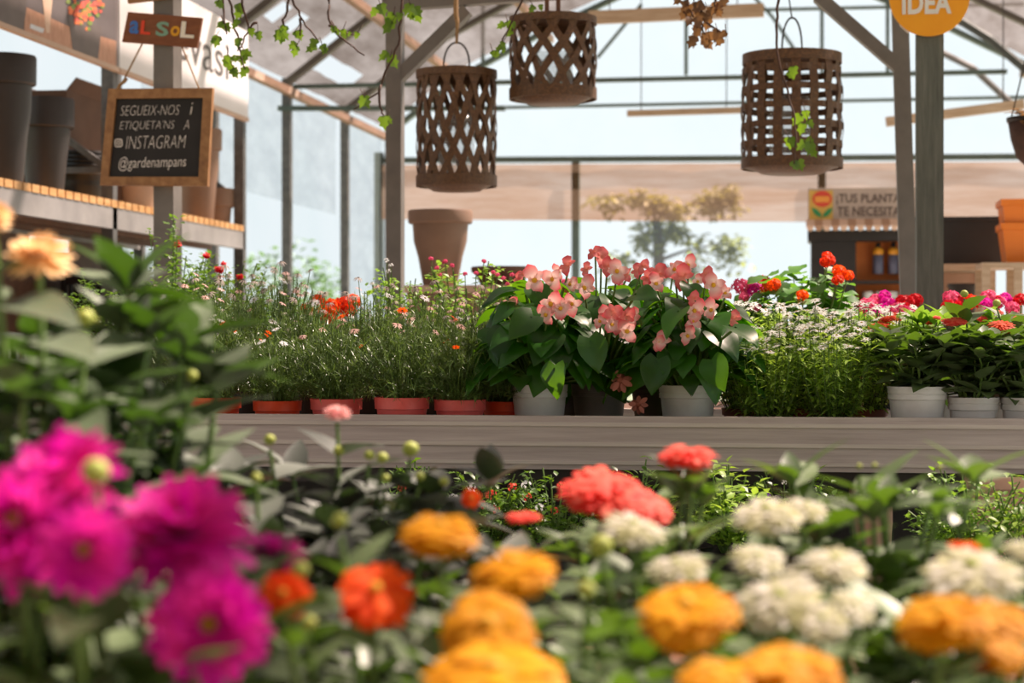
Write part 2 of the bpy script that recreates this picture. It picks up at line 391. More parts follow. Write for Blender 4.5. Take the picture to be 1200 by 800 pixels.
def far_rail(x0, y0, x1, y1, th, Y=YF - 0.12, mat=None):
    b = MB(); b.bar(PY(x0, y0, Y), PY(x1, y1, Y), th, th, up=(0, 1, 0)); return struct(b.build('beam', mat or M['rail']))
far_rail(440, 188, 1300, 183, 0.055)
far_rail(326, 127, 592, 127, 0.04, 15.4)
far_rail(592, 126, 1300, 112, 0.03)
far_rail(336, 102, 1180, 84, 0.035, 15.6)
far_rail(560, 19, 1200, 5, 0.03)
for x, t in [(675, 0.075), (963, 0.075)]:
    b = MB(); q = PY(x, 395, YF - 0.05); b.box((q.x - t / 2, YF - 0.1, 0), (q.x + t / 2, YF - 0.02, 2.68)); struct(b.build('column', M['rail']))
for x in (566, 804, 963, 1040):
    far_rail(x, 88, x, -20, 0.035)
far_rail(700, 68, 752, 5, 0.03); far_rail(905, 20, 868, -20, 0.03); far_rail(905, 20, 935, 64, 0.03)
b = MB(); q = PY(447, 395, YF); b.box((q.x - 0.03, YF - 0.2, 0), (q.x + 0.05, YF - 0.1, 2.75)); struct(b.build('column', M['dark_steel']))
b = MB(); pts = [PY(1105, 14, 15.5), PY(1128, 26, 15.5), PY(1160, 46, 15.5), PY(1200, 80, 15.5), PY(1260, 140, 15.5)]; b.tube(pts, 0.035, 8); struct(b.build('beam', M['dark_steel']))
b = MB(); b.tube([PY(1100, 60, 17.4), PY(1140, 80, 17.4), PY(1175, 112, 17.4), PY(1215, 150, 17.4)], 0.03, 8); struct(b.build('beam', M['steel']))
# loose pale battens slung under the roof
def batten(x0, y0, x1, y1, Y, h, label):
    r = thing('timber_batten', label, 'batten', PY(x0, y0, Y), 'pale battens slung under the roof')
    a = V(0, 0, 0); e = PY(x1, y1, Y) - r.location
    b = MB(); b.bar(a, e, 0.05, h); b.build('plank', M['pine'], r)
    for t in (0.12, 0.85):
        b = MB(); p = a.lerp(e, t); b.tube([p, p + V(0, 0, 1.6)], 0.004, 5); b.build('hanging_wire', M['wire'], r)
batten(690, 21, 895, 12, 13.0, 0.085, 'pale timber batten hung under the roof, topmost, right of the middle lantern')
batten(735, 133, 872, 129, 15.0, 0.045, 'thin pale batten hanging level beside the square-weave lantern')
batten(1038, 143, 1200, 122, 13.0, 0.06, 'tan timber batten sloping up behind the wooden post on the right')

# shade cloths
M['shade_cloth'] = filmmat('beige_shade_cloth', 'c29880', 'dcbcaa', 'e8b898', 0.05, 1.6, (0.6, 1, 5))
def cloth(name, pts, rows, mat, label, wob, axis):
    b = MB(); n = len(pts); vs = []
    for j in range(rows + 1):
        for i, (a, c) in enumerate(pts):
            q = V(*a).lerp(V(*c), j / rows); o = wob * math.sin(i * 1.9 + j * 0.35)
            vs.append(q + (V(o, 0, 0) if axis == 'x' else V(0, o, 0)))
    fs = [(j * n + i, j * n + i + 1, (j + 1) * n + i + 1, (j + 1) * n + i) for j in range(rows) for i in range(n - 1)]
    b.add(vs, fs); o = b.build(name, mat, smooth=True); return tag(o, label, 'shade cloth')
Yc = YF - 0.22
cloth('shade_cloth', [(PY(447 + i * 40, 193 - i * 0.2, Yc), PY(447 + i * 40, 257 + i * 0.25, Yc)) for i in range(26)], 4, M['shade_cloth'], 'beige shade cloth stretched along the far end of the greenhouse', 0.012, 'y')
Xc = XL + 0.011
lo = [(13.6, 2.03), (14.5, 2.03), (15.4, 2.03), (16.4, 2.05), (17.35, 2.06)]
cloth('curtain', [(V(Xc, y, 2.98), V(Xc, y, z)) for y, z in [(12.1 + i * 0.35, 2.02) for i in range(16)]], 5, M['white_cloth'], 'white curtain cloth rolled down behind the two left side posts', 0.005, 'x')
cloth('curtain', [(V(Xc, y, 2.98), V(Xc, y, 0.4)) for y in [17.58 + i * 0.19 for i in range(10)]], 6, M['white_cloth'], 'white curtain sheet hanging to the ground in the far corner', 0.007, 'x')

# ---------------------------------------------------------------- near posts, beam and braces
def box_at(name, cx, cy, wx, wy, z0, z1, mat):
    b = MB(); b.box((cx - wx / 2, cy - wy / 2, z0), (cx + wx / 2, cy + wy / 2, z1)); return struct(b.build(name, mat))
YP = 8.2
pa = PY(463, 395, YP); pb = PY(1061, 395, YP)
M['post_tan'] = solid('pale_painted_post', '6a6560', '78726c', 0.55, 0, 12)
box_at('column', pa.x, YP, 0.066, 0.075, 0, 2.36, M['post_tan'])
b = MB(); b.bar((pb.x + 0.045, YP, 0), (pb.x - 0.03, YP, 2.5), 0.066, 0.07, up=(0, 1, 0)); struct(b.build('column', M['post_tan']))
b = MB(); b.bar((pa.x - 0.05, YP, 2.335), (pb.x + 0.1, YP, 2.44), 0.06, 0.075); struct(b.build('beam', M['post_tan']))
b = MB(); b.bar(PY(466, 92, YP), PY(548, 12, YP), 0.05, 0.07, up=(0, 1, 0)); struct(b.build('beam', M['post_tan']))
b = MB(); b.bar(PY(1052, 78, YP), PY(958, -4, YP), 0.05, 0.075, up=(0, 1, 0)); struct(b.build('beam', M['post_tan']))
YW = 7.7
pw = PY(1089, 395, YW); box_at('column', pw.x, YW, 0.10, 0.10, 0, 2.6, M['post_wood'])
ps = PY(192, 395, YW); box_at('column', ps.x, YW + 0.05, 0.083, 0.11, 0, 2.6, M['post_tan'])

# ---------------------------------------------------------------- signs on the posts
YS = YW - 0.03
r = thing('hanging_sign', 'brown wooden board with coloured letters hung on the grey post', 'sign', PY(190, 35, YS))
c4 = [PY(150, 14, YS), PY(237, 21, YS), PY(231, 56, YS), PY(143, 49, YS)]
b = MB(); b.prism([q - r.location for q in c4], (0, 0.018, 0)); b.build('board', M['sign_wood'], r)
for ch, x0, y0, x1, y1, col in [('a', 151, 24, 162, 40, '3f6fb8'), ('L', 164, 24, 176, 41, 'd8401e'), ('S', 182, 25, 197, 43, '7aa08a'), ('o', 199, 30, 210, 43, 'd89a18'), ('L', 211, 25, 227, 45, 'e8e2d4')]:
    sh = 2.0
    mp = quadmap(PY(x0 + sh, y0, YS - 0.003), PY(x1 + sh, y0 + 1, YS - 0.003), PY(x1, y1, YS - 0.003), PY(x0, y1 - 1, YS - 0.003))
    text_part(ch, 'letter', solid('paint_' + col, col, col, 0.6), r, mp, thick=0.03)
r = thing('hanging_sign', 'orange-brown wooden board cut off by the top edge of the picture', 'sign', PY(165, 0, YS))
b = MB(); b.prism([PY(x, y, YS) - r.location for x, y in [(146, -30), (238, -38), (236, -6), (150, 4)]], (0, 0.018, 0)); b.build('board', M['frame_wood'], r)

YK = YW - 0.06
r = thing('chalkboard', 'framed blackboard with chalk lettering hung by strings on the grey post', 'chalkboard', PY(183, 160, YK))
L0 = r.location
OUT = [(127, 104), (249, 103), (243, 218), (117, 217)]; INN = [(136, 115.5), (238, 114.5), (232.5, 207), (127, 207)]
b = MB()
for i in range(4):
    j = (i + 1) % 4
    b.prism([PY(*OUT[i], YK) - L0, PY(*OUT[j], YK) - L0, PY(*INN[j], YK) - L0, PY(*INN[i], YK) - L0], (0, 0.028, 0))
b.build('frame', M['frame_wood'], r)
b = MB(); b.prism([PY(x, y, YK + 0.012) - L0 for x, y in [(133, 112), (241, 111), (236, 210), (124, 210)]], (0, 0.008, 0)); b.build('slate', M['chalk_black'], r)
def chalk(s, x0, x1, yt, yb, sh=2.2, tilt=-1.2, th=-0.024):
    y = YK + 0.0105
    mp = quadmap(PY(x0 + sh, yt, y), PY(x1 + sh, yt + tilt, y), PY(x1, yb + tilt, y), PY(x0, yb, y))
    text_part(s, 'chalk_lettering', M['chalk'], r, mp, thick=th)
chalk('SEGUEIX-NOS', 141, 209, 124, 135.5); chalk('i', 222.5, 224.5, 121, 134.5)
chalk('ETIQUETA\'NS', 140, 203, 142, 153.5); chalk('A', 215, 221.5, 141, 152)
chalk('INSTAGRAM', 147.5, 216, 159.5, 174.5); chalk('@gardenampans', 138, 217, 184, 201, 2.2, -2.2, -0.006)
b = MB(); y = YK + 0.0095
cc = PY(139, 167.5, y) - L0; s_ = 0.0145
pts = []
for i in range(20):
    a = 2 * PI * i / 20; cx, cz = math.cos(a), math.sin(a); q = (abs(cx) ** 5 + abs(cz) ** 5) ** -0.2; pts.append(cc + V(cx * q * s_, 0, cz * q * s_))
b.ribbon(pts, [V(0, -1, 0)] * 20, 0.0045, 0.001, close=True)
pts = [cc + V(math.cos(2 * PI * i / 16) * 0.0065, 0, math.sin(2 * PI * i / 16) * 0.0065) for i in range(16)]
b.ribbon(pts, [V(0, -1, 0)] * 16, 0.0038, 0.001, close=True)
b.ball(cc + V(0.009, 0, 0.009), 0.0018, 6, 4); b.build('chalk_camera_icon', M['chalk'], r)
for (xa, ya), (xb, yb) in [((140, 104), (167, 51)), ((233, 103), (213, 54))]:
    b = MB(); b.tube([PY(xa, ya, YK + 0.01) - L0, PY(xb, yb, YS + 0.02) - L0], 0.0035, 6); b.build('string', M['rope'], r)
b = MB(); b.tube([PY(138, 104, YK) - L0, PY(141, 99, YK - 0.01) - L0, PY(146, 96, YK) - L0, PY(149, 92, YK) - L0], 0.006, 6); b.build('string_knot', M['rope'], r)

r = thing('round_sign', 'orange round sign with white capitals at the top of the wooden post', 'sign', PY(1089, -4, YW - 0.07))
b = MB(); n = 48; R_ = 45 / F * 7.7
b.prism([V(math.cos(2 * PI * i / n) * R_, 0, math.sin(2 * PI * i / n) * R_) for i in range(n)], (0, 0.012, 0)); b.build('disc', M['orange_sign'], r)
y = YW - 0.073
text_part('IDEA', 'lettering', M['white'], r, quadmap(PY(1057, -9, y), PY(1115, -10, y), PY(1115, 16, y), PY(1057, 17, y)), thick=0.035)
b = MB(); b.tube([PY(1052, 18, YW - 0.055) - r.location, PY(1056, 30, YW - 0.05) - r.location, PY(1065, 38, YW - 0.05) - r.location], 0.006, 6); b.build('loop', M['white'], r)

# ---------------------------------------------------------------- woven lanterns
def diamond_lantern(cx, ytop, ybot, wpx, Y, n, turn, bw, label, bulge=0.02):
    s = Y * 1.02 / F; R_ = wpx / 2 * s
    base = PY(cx, ybot, Y); H = PY(cx, ytop, Y).z - base.z
    r = thing('woven_lantern', label, 'lantern', base, 'woven lanterns hanging from the beam')
    b = MB(); K = 36
    for sgn in (1, -1):
        for i in range(n):
            pts, nr = [], []
            for j in range(K + 1):
                t = j / K; a = 2 * PI * i / n + sgn * turn * t + 0.05 * math.sin(7 * t + i)
                rr = R_ * (1 + bulge * math.sin(PI * t)) + sgn * 0.004 * math.cos(PI * turn * t * n / PI + i * PI)
                d = V(math.cos(a), math.sin(a), 0); pts.append(d * rr + V(0, 0, H * t)); nr.append(d)
            b.ribbon(pts, nr, bw * (0.9 + 0.2 * ((i * 7) % 5) / 4), 0.003)
    b.build('woven_body', M['rattan'], r, smooth=False)
    for nm, z, hh in (('top_hoop', H - 0.012, 0.03), ('bottom_hoop', 0.012, 0.045)):
        b = MB(); pts = [V(math.cos(2 * PI * i / 40) * (R_ + 0.006), math.sin(2 * PI * i / 40) * (R_ + 0.006), z) for i in range(40)]
        b.ribbon(pts, [V(p.x, p.y, 0).normalized() for p in pts], hh, 0.005, close=True); b.build(nm, M['rattan'], r)
    b = MB(); b.lathe([(R_ * 0.62, -0.028), (R_ * 0.7, -0.02), (R_ * 0.98, 0.0), (R_ * 0.98, 0.008)], 36); b.build('base', M['rattan'], r, smooth=True)
    b = MB(); b.lathe([(R_ * 0.98, H - 0.004), (R_ * 0.5, H + 0.012), (R_ * 0.36, H + 0.02), (R_ * 0.34, H + 0.01)], 36, closed=True); b.build('lid_ring', M['rattan'], r, smooth=True)
    return r, R_, H
def hoop(r, H, w_, h_, rad, mat):
    b = MB(); b.tube([V(math.cos(PI * i / 16) * w_, 0, H + h_ * math.sin(PI * i / 16) ** 0.75) for i in range(17)], rad, 6); b.build('handle', mat, r, smooth=True)
def insert(r, R_, H):
    m = MATS.get('lantern_glass')
    if not m:
        m, t, bb, o = nt('lantern_glass'); MATS['lantern_glass'] = m
        bb.inputs['Base Color'].default_value = (0.9, 0.93, 0.93, 1); bb.inputs['Roughness'].default_value = 0.08; bb.inputs['Alpha'].default_value = 0.16
    b = MB(); b.lathe([(R_ * 0.45, 0.012), (R_ * 0.48, 0.02), (R_ * 0.48, H * 0.62), (R_ * 0.45, H * 0.62), (R_ * 0.45, 0.03)], 24, closed=True); b.build('glass_insert', m, r, smooth=True)
YL = YP - 0.12
beam_z = 2.40
r, R_, H = diamond_lantern(535, 84, 216, 90, YL, 17, 1.1, 0.024, 'tall woven bamboo lantern on a jute rope, leftmost of the three')
hoop(r, H, 0.055, 0.12, 0.004, M['wire']); insert(r, R_, H)
b = MB(); b.tube([V(0, 0, H + 0.115), V(0.004, 0, H + 0.2), V(-0.003, 0, H + 0.24), V(0, 0, beam_z + 0.06 - r.location.z)], [0.006, 0.008, 0.011, 0.006], 7); b.build('rope', M['rope'], r)
r, R_, H = diamond_lantern(648, 22, 114, 97, YL, 13, 1.1, 0.028, 'squat diamond-weave bamboo lantern hung by two leather straps, the highest one')
for sx in (-0.025, 0.022):
    b = MB(); b.box((sx - 0.009, -0.004, H + 0.01), (sx + 0.009, 0.004, beam_z + 0.08 - r.location.z)); b.build('strap', M['dark_wood'], r)
insert(r, R_, H)
# square weave lantern
s = YL * 1.03 / F; base = PY(928, 196, YL); R_ = 55 * s; H = PY(928, 66, YL).z - base.z
r = thing('woven_lantern', 'square-weave bamboo lantern with a tall wire handle, nearest the wooden post', 'lantern', base, 'woven lanterns hanging from the beam')
b = MB(); n = 17
for i in range(n):
    a0 = 2 * PI * i / n; pts, nr = [], []
    for j in range(25):
        t = j / 24; d = V(math.cos(a0), math.sin(a0), 0); rr = R_ * (1 + 0.03 * math.sin(PI * t) - 0.03 * t) + 0.005 * math.cos(t * 6 * PI + i * PI)
        pts.append(d * rr + V(0, 0, H * t)); nr.append(d)
    b.ribbon(pts, nr, 0.036, 0.003)
b.build('upright_strips', M['rattan'], r)
b = MB()
for j, t in enumerate((0.03, 0.20, 0.365, 0.53, 0.69, 0.86, 0.97)):
    pts, nr = [], []
    for i in range(60):
        a = 2 * PI * i / 60; d = V(math.cos(a), math.sin(a), 0); rr = R_ * (1 + 0.03 * math.sin(PI * t) - 0.03 * t) + 0.005 * math.cos(a * n + j * PI) * (0 if j in (0, 6) else 1) + (0.006 if j in (0, 6) else 0)
        pts.append(d * rr + V(0, 0, H * t)); nr.append(d)
    b.ribbon(pts, nr, 0.026 if j not in (0, 6) else 0.04, 0.003, close=True)
b.build('hoop_strips', M['rattan'], r)
b = MB(); b.lathe([(R_ * 0.62, -0.026), (R_ * 0.7, -0.018), (R_ * 0.97, 0.0), (R_ * 0.97, 0.008)], 36); b.build('base', M['rattan'], r, smooth=True)
b = MB(); b.lathe([(R_ * 0.95, H), (R_ * 0.5, H + 0.008), (R_ * 0.36, H + 0.016), (R_ * 0.34, H + 0.006)], 36, closed=True); b.build('lid_ring', M['rattan'], r, smooth=True)
hoop(r, H, 0.04, 0.155, 0.004, M['wire']); insert(r, R_, H)
b = MB(); b.tube([V(-0.035, 0, beam_z + 0.06 - base.z), V(0, 0, H + 0.15)], 0.003, 5); b.build('hanging_wire', M['wire'], r)

# ---------------------------------------------------------------- left rack, banners, stock on the rack
XRK = -3.4; XRB = -4.03; ZSH = 1.60
r = thing('storage_rack', 'grey steel pallet rack with slatted wooden shelf along the left wall', 'rack', (XRK, 9.36, 0))
o0 = r.location
Yu = [7.0, 9.36, 11.62]
for y in Yu:
    for x in (XRK, XRB):
        b = MB(); b.box((x - 0.03 - o0.x, y - 0.03 - o0.y, 0), (x + 0.03 - o0.x, y + 0.03 - o0.y, 2.3)); b.build('upright', M['steel'], r)
    b = MB(); b.bar(V(XRK - o0.x, y - o0.y, 1.75), V(XRB - o0.x, y - o0.y, 2.2), 0.03, 0.03); b.bar(V(XRK - o0.x, y - o0.y, 1.75), V(XRB - o0.x, y - o0.y, 1.75), 0.03, 0.03); b.build('brace', M['steel'], r)
for x in (XRK + 0.01, XRB):
    for z, hh in ((ZSH - 0.035, 0.105), (0.62, 0.09)):
        b = MB(); b.box((x - 0.02 - o0.x, Yu[0] - o0.y, z - hh), (x + 0.02 - o0.x, Yu[-1] - o0.y, z)); b.build('beam', solid('pale_rack_steel', '8c8988', 'a09c9a', 0.5, 0.3), r)
b = MB(); y = Yu[0]
while y < Yu[-1] - 0.05: b.box((XRB - 0.02 - o0.x, y - o0.y, ZSH - 0.035), (XRK + 0.035 - o0.x, y + 0.082 - o0.y, ZSH)); y += 0.1
b.build('slatted_shelf', M['shelf_wood'], r)
b = MB(); y = Yu[0]
while y < Yu[-1] - 0.05: b.box((XRB - o0.x, y - o0.y, 0.62), (XRK + 0.03 - o0.x, y + 0.09 - o0.y, 0.645)); y += 0.1
b.build('slatted_shelf', M['dark_wood'], r)
for y0, y1, z in ((Yu[0], 9.9, 1.47), (9.9, 10.5, 1.39), (10.5, 11.1, 1.47)):
    b = MB(); b.box((XRB - 0.02 - o0.x, y0 - o0.y, 0.65), (XRB - o0.x, y1 - o0.y, z)); b.build('back_panel', M['dark_wood'], r)  # dark sheets added to imitate the shade under the shelf
for x in (-3.6, -3.82):
    b = MB(); b.box((x - 0.02 - o0.x, Yu[0] - o0.y, 1.46), (x + 0.02 - o0.x, Yu[-1] - o0.y, 1.565)); b.build('joist', M['dark_wood'], r)

def simple_pot(name, label, cat, loc, rt, rb, h, mat, rim=0.16, group=None, sq=None, n=32):
    r = thing(name, label, cat, loc, group)
    prof = [(rb, 0), (rb + (rt - rb) * 0.97 * (1 - rim), h * (1 - rim)), (rt, h * (1 - rim) + 0.004), (rt * 1.02, h), (rt * 0.93, h), (rb + (rt - rb) * 0.7, h * 0.6), (rb * 0.9, 0.02)]
    b = MB(); b.lathe(prof, n, sq=sq); b.build('body', mat, r, smooth=True, sharp=30)
    b = MB(); b.lathe([(rt * 1.0, h * (1 - rim)), (rt * 1.045, h * (1 - rim) + 0.006), (rt * 1.055, h - 0.006), (rt * 1.03, h + 0.003), (rt * 0.97, h + 0.003)], n, sq=sq, closed=True); b.build('rim', mat, r, smooth=True, sharp=30)
    return r
def on_shelf(px, off, z=ZSH): q = PX(px, 300, XRK - off); return (q.x, q.y, z)
simple_pot('tall_pot', 'tall charcoal planter on the rack, cut by the left edge', 'pot', on_shelf(4, 0.16), 0.138, 0.085, 0.58, M['charcoal'], 0.22, 'tall charcoal planters on the rack')
simple_pot('tall_pot', 'tall charcoal planter on the rack, beside the black nursery pots', 'pot', on_shelf(53, 0.2), 0.13, 0.085, 0.46, M['charcoal'], 0.30, 'tall charcoal planters on the rack')
q = on_shelf(97, 0.2)
for i in range(6):
    simple_pot('nursery_pot', ['lowest', 'second lowest', 'third from the bottom', 'third from the top', 'second highest', 'topmost'][i] + ' black nursery pot in the nested stack on the rack', 'pot', (q[0], q[1], ZSH + 0.006 + i * 0.021), 0.125, 0.1, 0.14, M['black_plastic'], 0.1, 'black nursery pots nested on the rack')
simple_pot('tub_pot', 'beige tub on the rack half hidden by the blackboard bottom', 'pot', on_shelf(160, 0.22), 0.13, 0.1, 0.2, M['beige_pot'], 0.14)
simple_pot('tall_pot', 'tall taupe planter on the rack just right of the blackboard', 'pot', on_shelf(232, 0.17), 0.135, 0.09, 0.55, M['taupe'], 0.22)
simple_pot('tub_pot', 'wide taupe tub at the far end of the rack shelf', 'pot', on_shelf(253, 0.14), 0.105, 0.085, 0.22, M['taupe'], 0.5)
def crate(name, label, cat, loc, sx, sy, sz, mat, group=None):
    r = thing(name, label, cat, loc, group)
    b = MB(); b.box((-sx / 2, -sy / 2, 0), (sx / 2, sy / 2, 0.012)); b.build('bottom', mat, r)
    for ax in (0, 1):
        for sg in (-1, 1):
            b = MB(); L_ = sy if ax == 0 else sx; nn = 6
            for i in range(nn + 1):
                p = -L_ / 2 + L_ * i / nn
                if ax == 0: b.box((sg * sx / 2 - 0.006, p - 0.016, 0.012), (sg * sx / 2 + 0.006, p + 0.016, sz))
                else: b.box((p - 0.016, sg * sy / 2 - 0.006, 0.012), (p + 0.016, sg * sy / 2 + 0.006, sz))
            for z0, z1 in ((0.012, sz * 0.3), (sz * 0.45, sz * 0.6), (sz * 0.82, sz)):
                if ax == 0: b.box((sg * sx / 2 - 0.005, -sy / 2, z0), (sg * sx / 2 + 0.005, sy / 2, z1))
                else: b.box((-sx / 2, sg * sy / 2 - 0.005, z0), (sx / 2, sg * sy / 2 + 0.005, z1))
            b.build('side', mat, r)
    return r
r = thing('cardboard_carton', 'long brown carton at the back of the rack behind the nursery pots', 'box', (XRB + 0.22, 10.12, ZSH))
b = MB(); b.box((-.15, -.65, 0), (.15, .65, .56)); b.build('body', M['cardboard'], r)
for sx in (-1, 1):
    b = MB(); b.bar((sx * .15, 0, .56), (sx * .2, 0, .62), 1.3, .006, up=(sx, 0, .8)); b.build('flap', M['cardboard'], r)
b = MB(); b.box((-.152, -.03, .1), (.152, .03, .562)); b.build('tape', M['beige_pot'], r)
for i, (y, z, lb) in enumerate([(10.3, 0.65, 'lower black slotted crate under the shelf, left of the grey post'), (10.3, 0.96, 'upper black slotted crate under the shelf, left of the grey post'), (11.05, 0.65, 'lower black slotted crate at the far end under the shelf'), (11.05, 0.96, 'upper black slotted crate at the far end under the shelf'), (8.4, 0.65, 'black slotted crate under the shelf near the galvanised upright')]):
    crate('plastic_crate', lb, 'crate', (XRK - 0.28, y, z), 0.4, 0.6, 0.30, M['black_plastic'], 'black crates under the rack shelf')
# banners along the rack top
zb, zt = 2.245, 2.76; XBn = XRK + 0.05
yA, yB, yC = PX(-60, 0, XBn).y, PX(136.5, 0, XBn).y, PX(289, 0, XBn).y
r = thing('printed_banner', 'banner with a printed picture of plant pots on a wooden deck', 'banner', (XBn, yA, zb))
b = MB(); b.box((-0.01, 0, 0), (0.01, yB - yA, zt - zb)); b.build('sheet', solid('picture_backdrop', '6a5f60', '857a78', 0.6, scale=2), r)
def bpoly(pts, off): return [V(XBn + off, PX(x, y, XBn + off).y, PX(x, y, XBn + off).z) - r.location for x, y in pts]
b = MB()
b.prism(bpoly([(31, -30), (136, -30), (136, 78), (28, 39)], 0.0115), (0.001, 0, 0), 0)        # wall
b.prism(bpoly([(30, 8), (83, 32), (136, 48), (136, 79), (28, 38)], 0.0125), (0.001, 0, 0), 1)    # deck
b.prism(bpoly([(-60, -30), (30, -30), (31, 10), (27, 36), (-60, 6)], 0.0135), (0.001, 0, 0), 2)   # dark pot
b.prism(bpoly([(80, 18), (119, 32), (115, 69), (85, 58)], 0.0135), (0.001, 0, 0), 2)
b.prism(bpoly([(47, -30), (64, -30), (58, 39), (54, 38)], 0.0135), (0.001, 0, 0), 3)
b.prism(bpoly([(36, 28), (52, 34), (50, 39), (35, 33)], 0.014), (0.001, 0, 0), 4)
random.seed(3)
for i in range(70):
    x, y = random.gauss(99, 10), random.gauss(12, 9); x = min(121, max(74, x)); y = min(34, y); q = random.uniform(1.6, 3.4)
    b.prism(bpoly([(x + math.cos(k * 1.05) * q, y + math.sin(k * 1.05) * q) for k in range(6)], 0.0145 + i * 2e-5), (0.001, 0, 0), 5 + i % 3)
b.build('print', [solid('print_wall', '5c5455', '6a6162', 0.6), woodmat('print_deck', 'a07058', 'b98a70', 'c89c84', (1, 12, 3), 4), solid('print_pot', '5d5452', '6a605d', 0.6), solid('print_cone', 'c8a890', 'd4b8a4', 0.6), solid('print_tag', 'c8ccd4', 'd4d8e0', 0.6), solid('print_orange', 'e06838', 'ee8858', 0.6), solid('print_leaf', '6a8038', '8a9c50', 0.6), solid('print_rose', 'd04838', 'e07060', 0.6)], r)
b = MB(); b.box((-0.012, 0, -0.022), (0.016, yB - yA, 0)); b.build('hem', M['beige_pot'], r)
r = thing('printed_banner', 'white banner with large grey lettering above the rack', 'banner', (XBn, yB + 0.02, zb))
b = MB(); b.box((-0.01, 0, 0), (0.01, yC - yB - 0.02, zt - zb)); b.build('sheet', M['banner_white'], r)
X2 = XBn + 0.0115
def on_b(px, py): return PX(px, py, X2)
zlo = on_b(226, 74).z
ya, yb_ = on_b(206, 0).y, on_b(268, 0).y
text_part('evasi', 'lettering', M['grey_letter'], r, lambda u, v: V(X2, ya + (yb_ - ya) * u, zlo - 0.008 + 0.205 * v), thick=0.0)
text_part('pots', 'small_lettering', solid('faint_grey', 'a8a4a8', 'b0acb0', 0.7), r, lambda u, v: V(X2, on_b(238, 0).y + (on_b(268, 0).y - on_b(238, 0).y) * u, zlo - 0.09 + 0.05 * v)) if False else None
b = MB(); b.box((-0.012, 0, -0.022), (0.016, yC - yB - 0.02, 0)); b.build('hem', M['beige_pot'], r)

# ---------------------------------------------------------------- benches
def bench(name, label, x0, x1, y0, y1, ztop, zboard, shade_panel):
    r = thing(name, label, 'bench', ((x0 + x1) / 2, y0, 0)); ox, oy = r.location.x, r.location.y
    bx = lambda b, a, c, mi=0: b.box((a[0] - ox, a[1] - oy, a[2]), (c[0] - ox, c[1] - oy, c[2]), mi)
    b = MB(); bx(b, (x0, y0 + 0.03, ztop - 0.03), (x1, y1, ztop)); b.build('tabletop', M['dark_wood'], r)
    # grooved front board
    b = MB(); h = 0.125; z1 = zboard; z0 = z1 - h
    bx(b, (x0, y0, z0), (x1, y0 + 0.028, z1))
    b.build('front_board', M['slate_wood'], r)
    b = MB()
    for f0, f1 in ((0.115, 0.19), (0.485, 0.56), (0.835, 0.90)):
        bx(b, (x0, y0 - 0.004, z1 - h * f1), (x1, y0, z1 - h * f0))
    b.build('board_ribs', M['rib'], r)
    b = MB(); bx(b, (x0, y0 + 0.01, z0 - 0.035), (x1, y0 + 0.05, z0)); b.build('rail', M['black_plastic'], r)
    for x in (x0 + 0.15, (x0 + x1) / 2, x1 - 0.15):
        for y in (y0 + 0.5, y1 - 0.1):
            b = MB(); bx(b, (x - 0.03, y - 0.03, 0), (x + 0.03, y + 0.03, ztop - 0.03)); b.build('leg', M['dark_steel'], r)
    if shade_panel:
        b = MB(); bx(b, (x0, y1 - 0.03, 0.02), (x1, y1 - 0.01, ztop - 0.03)); b.build('back_panel', M['black_plastic'], r)  # added dark sheet that stands in for the shade under the bench
    return r
ZT, ZB = 0.69, 0.746
YBN = 4.62
bench('display_bench', 'long plant bench with grooved taupe front board across the picture', -2.7, 1.7, YBN, 6.02, ZT, ZB, True)
bench('display_bench', 'second plant bench behind the first, hidden under the rear plants', -2.45, 1.9, 6.10, 7.55, ZT, ZT + 0.02, False)

# ---------------------------------------------------------------- flower meshes (radius 1, facing +z)
def rnd(a, c): return random.uniform(a, c)
def m_pompon(name, mat, np_, flat, pl, pw, seed=1, top=6, bot=108, shape='blunt', core=0.62, droop=0.35, ragged=0.08):
    random.seed(seed); b = MB()
    for i in range(np_):
        ph = math.radians(top + (bot - top) * ((i + 0.5) / np_) ** 0.62); th = i * 2.39996
        n = V(math.sin(ph) * math.cos(th), math.sin(ph) * math.sin(th), math.cos(ph))
        rag = 1 + ragged * (math.sin(3 * th + seed) * math.sin(2 * ph + seed) + rnd(-.6, .6))
        tg = V(math.cos(ph) * math.cos(th), math.cos(ph) * math.sin(th), -math.sin(ph))
        p = n * core; d = (n * 0.75 + tg * 0.75 + V(rnd(-.15, .15), rnd(-.15, .15), rnd(-.1, .1)))
        b.leaf(p * 0.92 * rag, d, n, pl * rnd(0.85, 1.15), pw * rnd(0.85, 1.15), shape, -0.2, droop, 3)
    b.ball(V(0, 0, 0), core * 0.93, 12, 8)
    b.v = [(x, y, z * flat) for x, y, z in b.v]
    return b.mesh(name, mat)
def m_rings(name, mat, rings, seed=1, shape='petal', fold=0.25):
    """rings: (count, elevation deg, length, width, base radius, base z)"""
    random.seed(seed); b = MB()
    for k_, (n, el, L, W, br, bz) in enumerate(rings):
        for i in range(n):
            a = 2 * PI * (i + 0.5 * (k_ % 2)) / n + rnd(-.08, .08); e = math.radians(el + rnd(-8, 8))
            d = V(math.cos(a) * math.cos(e), math.sin(a) * math.cos(e), math.sin(e)); nn = V(-math.cos(a) * math.sin(e), -math.sin(a) * math.sin(e), math.cos(e))
            b.leaf(V(math.cos(a) * br, math.sin(a) * br, bz), d, nn, L * rnd(.9, 1.08), W * rnd(.9, 1.1), shape, fold, -0.08 + 0.2 * (k_ == 0), 4)
    return b.mesh(name, mat)
def m_center(name, mat, r_, z, sz=0.6):
    b = MB(); b.ball(V(0, 0, z), r_, 12, 6, sz=sz); return b.mesh(name, mat)
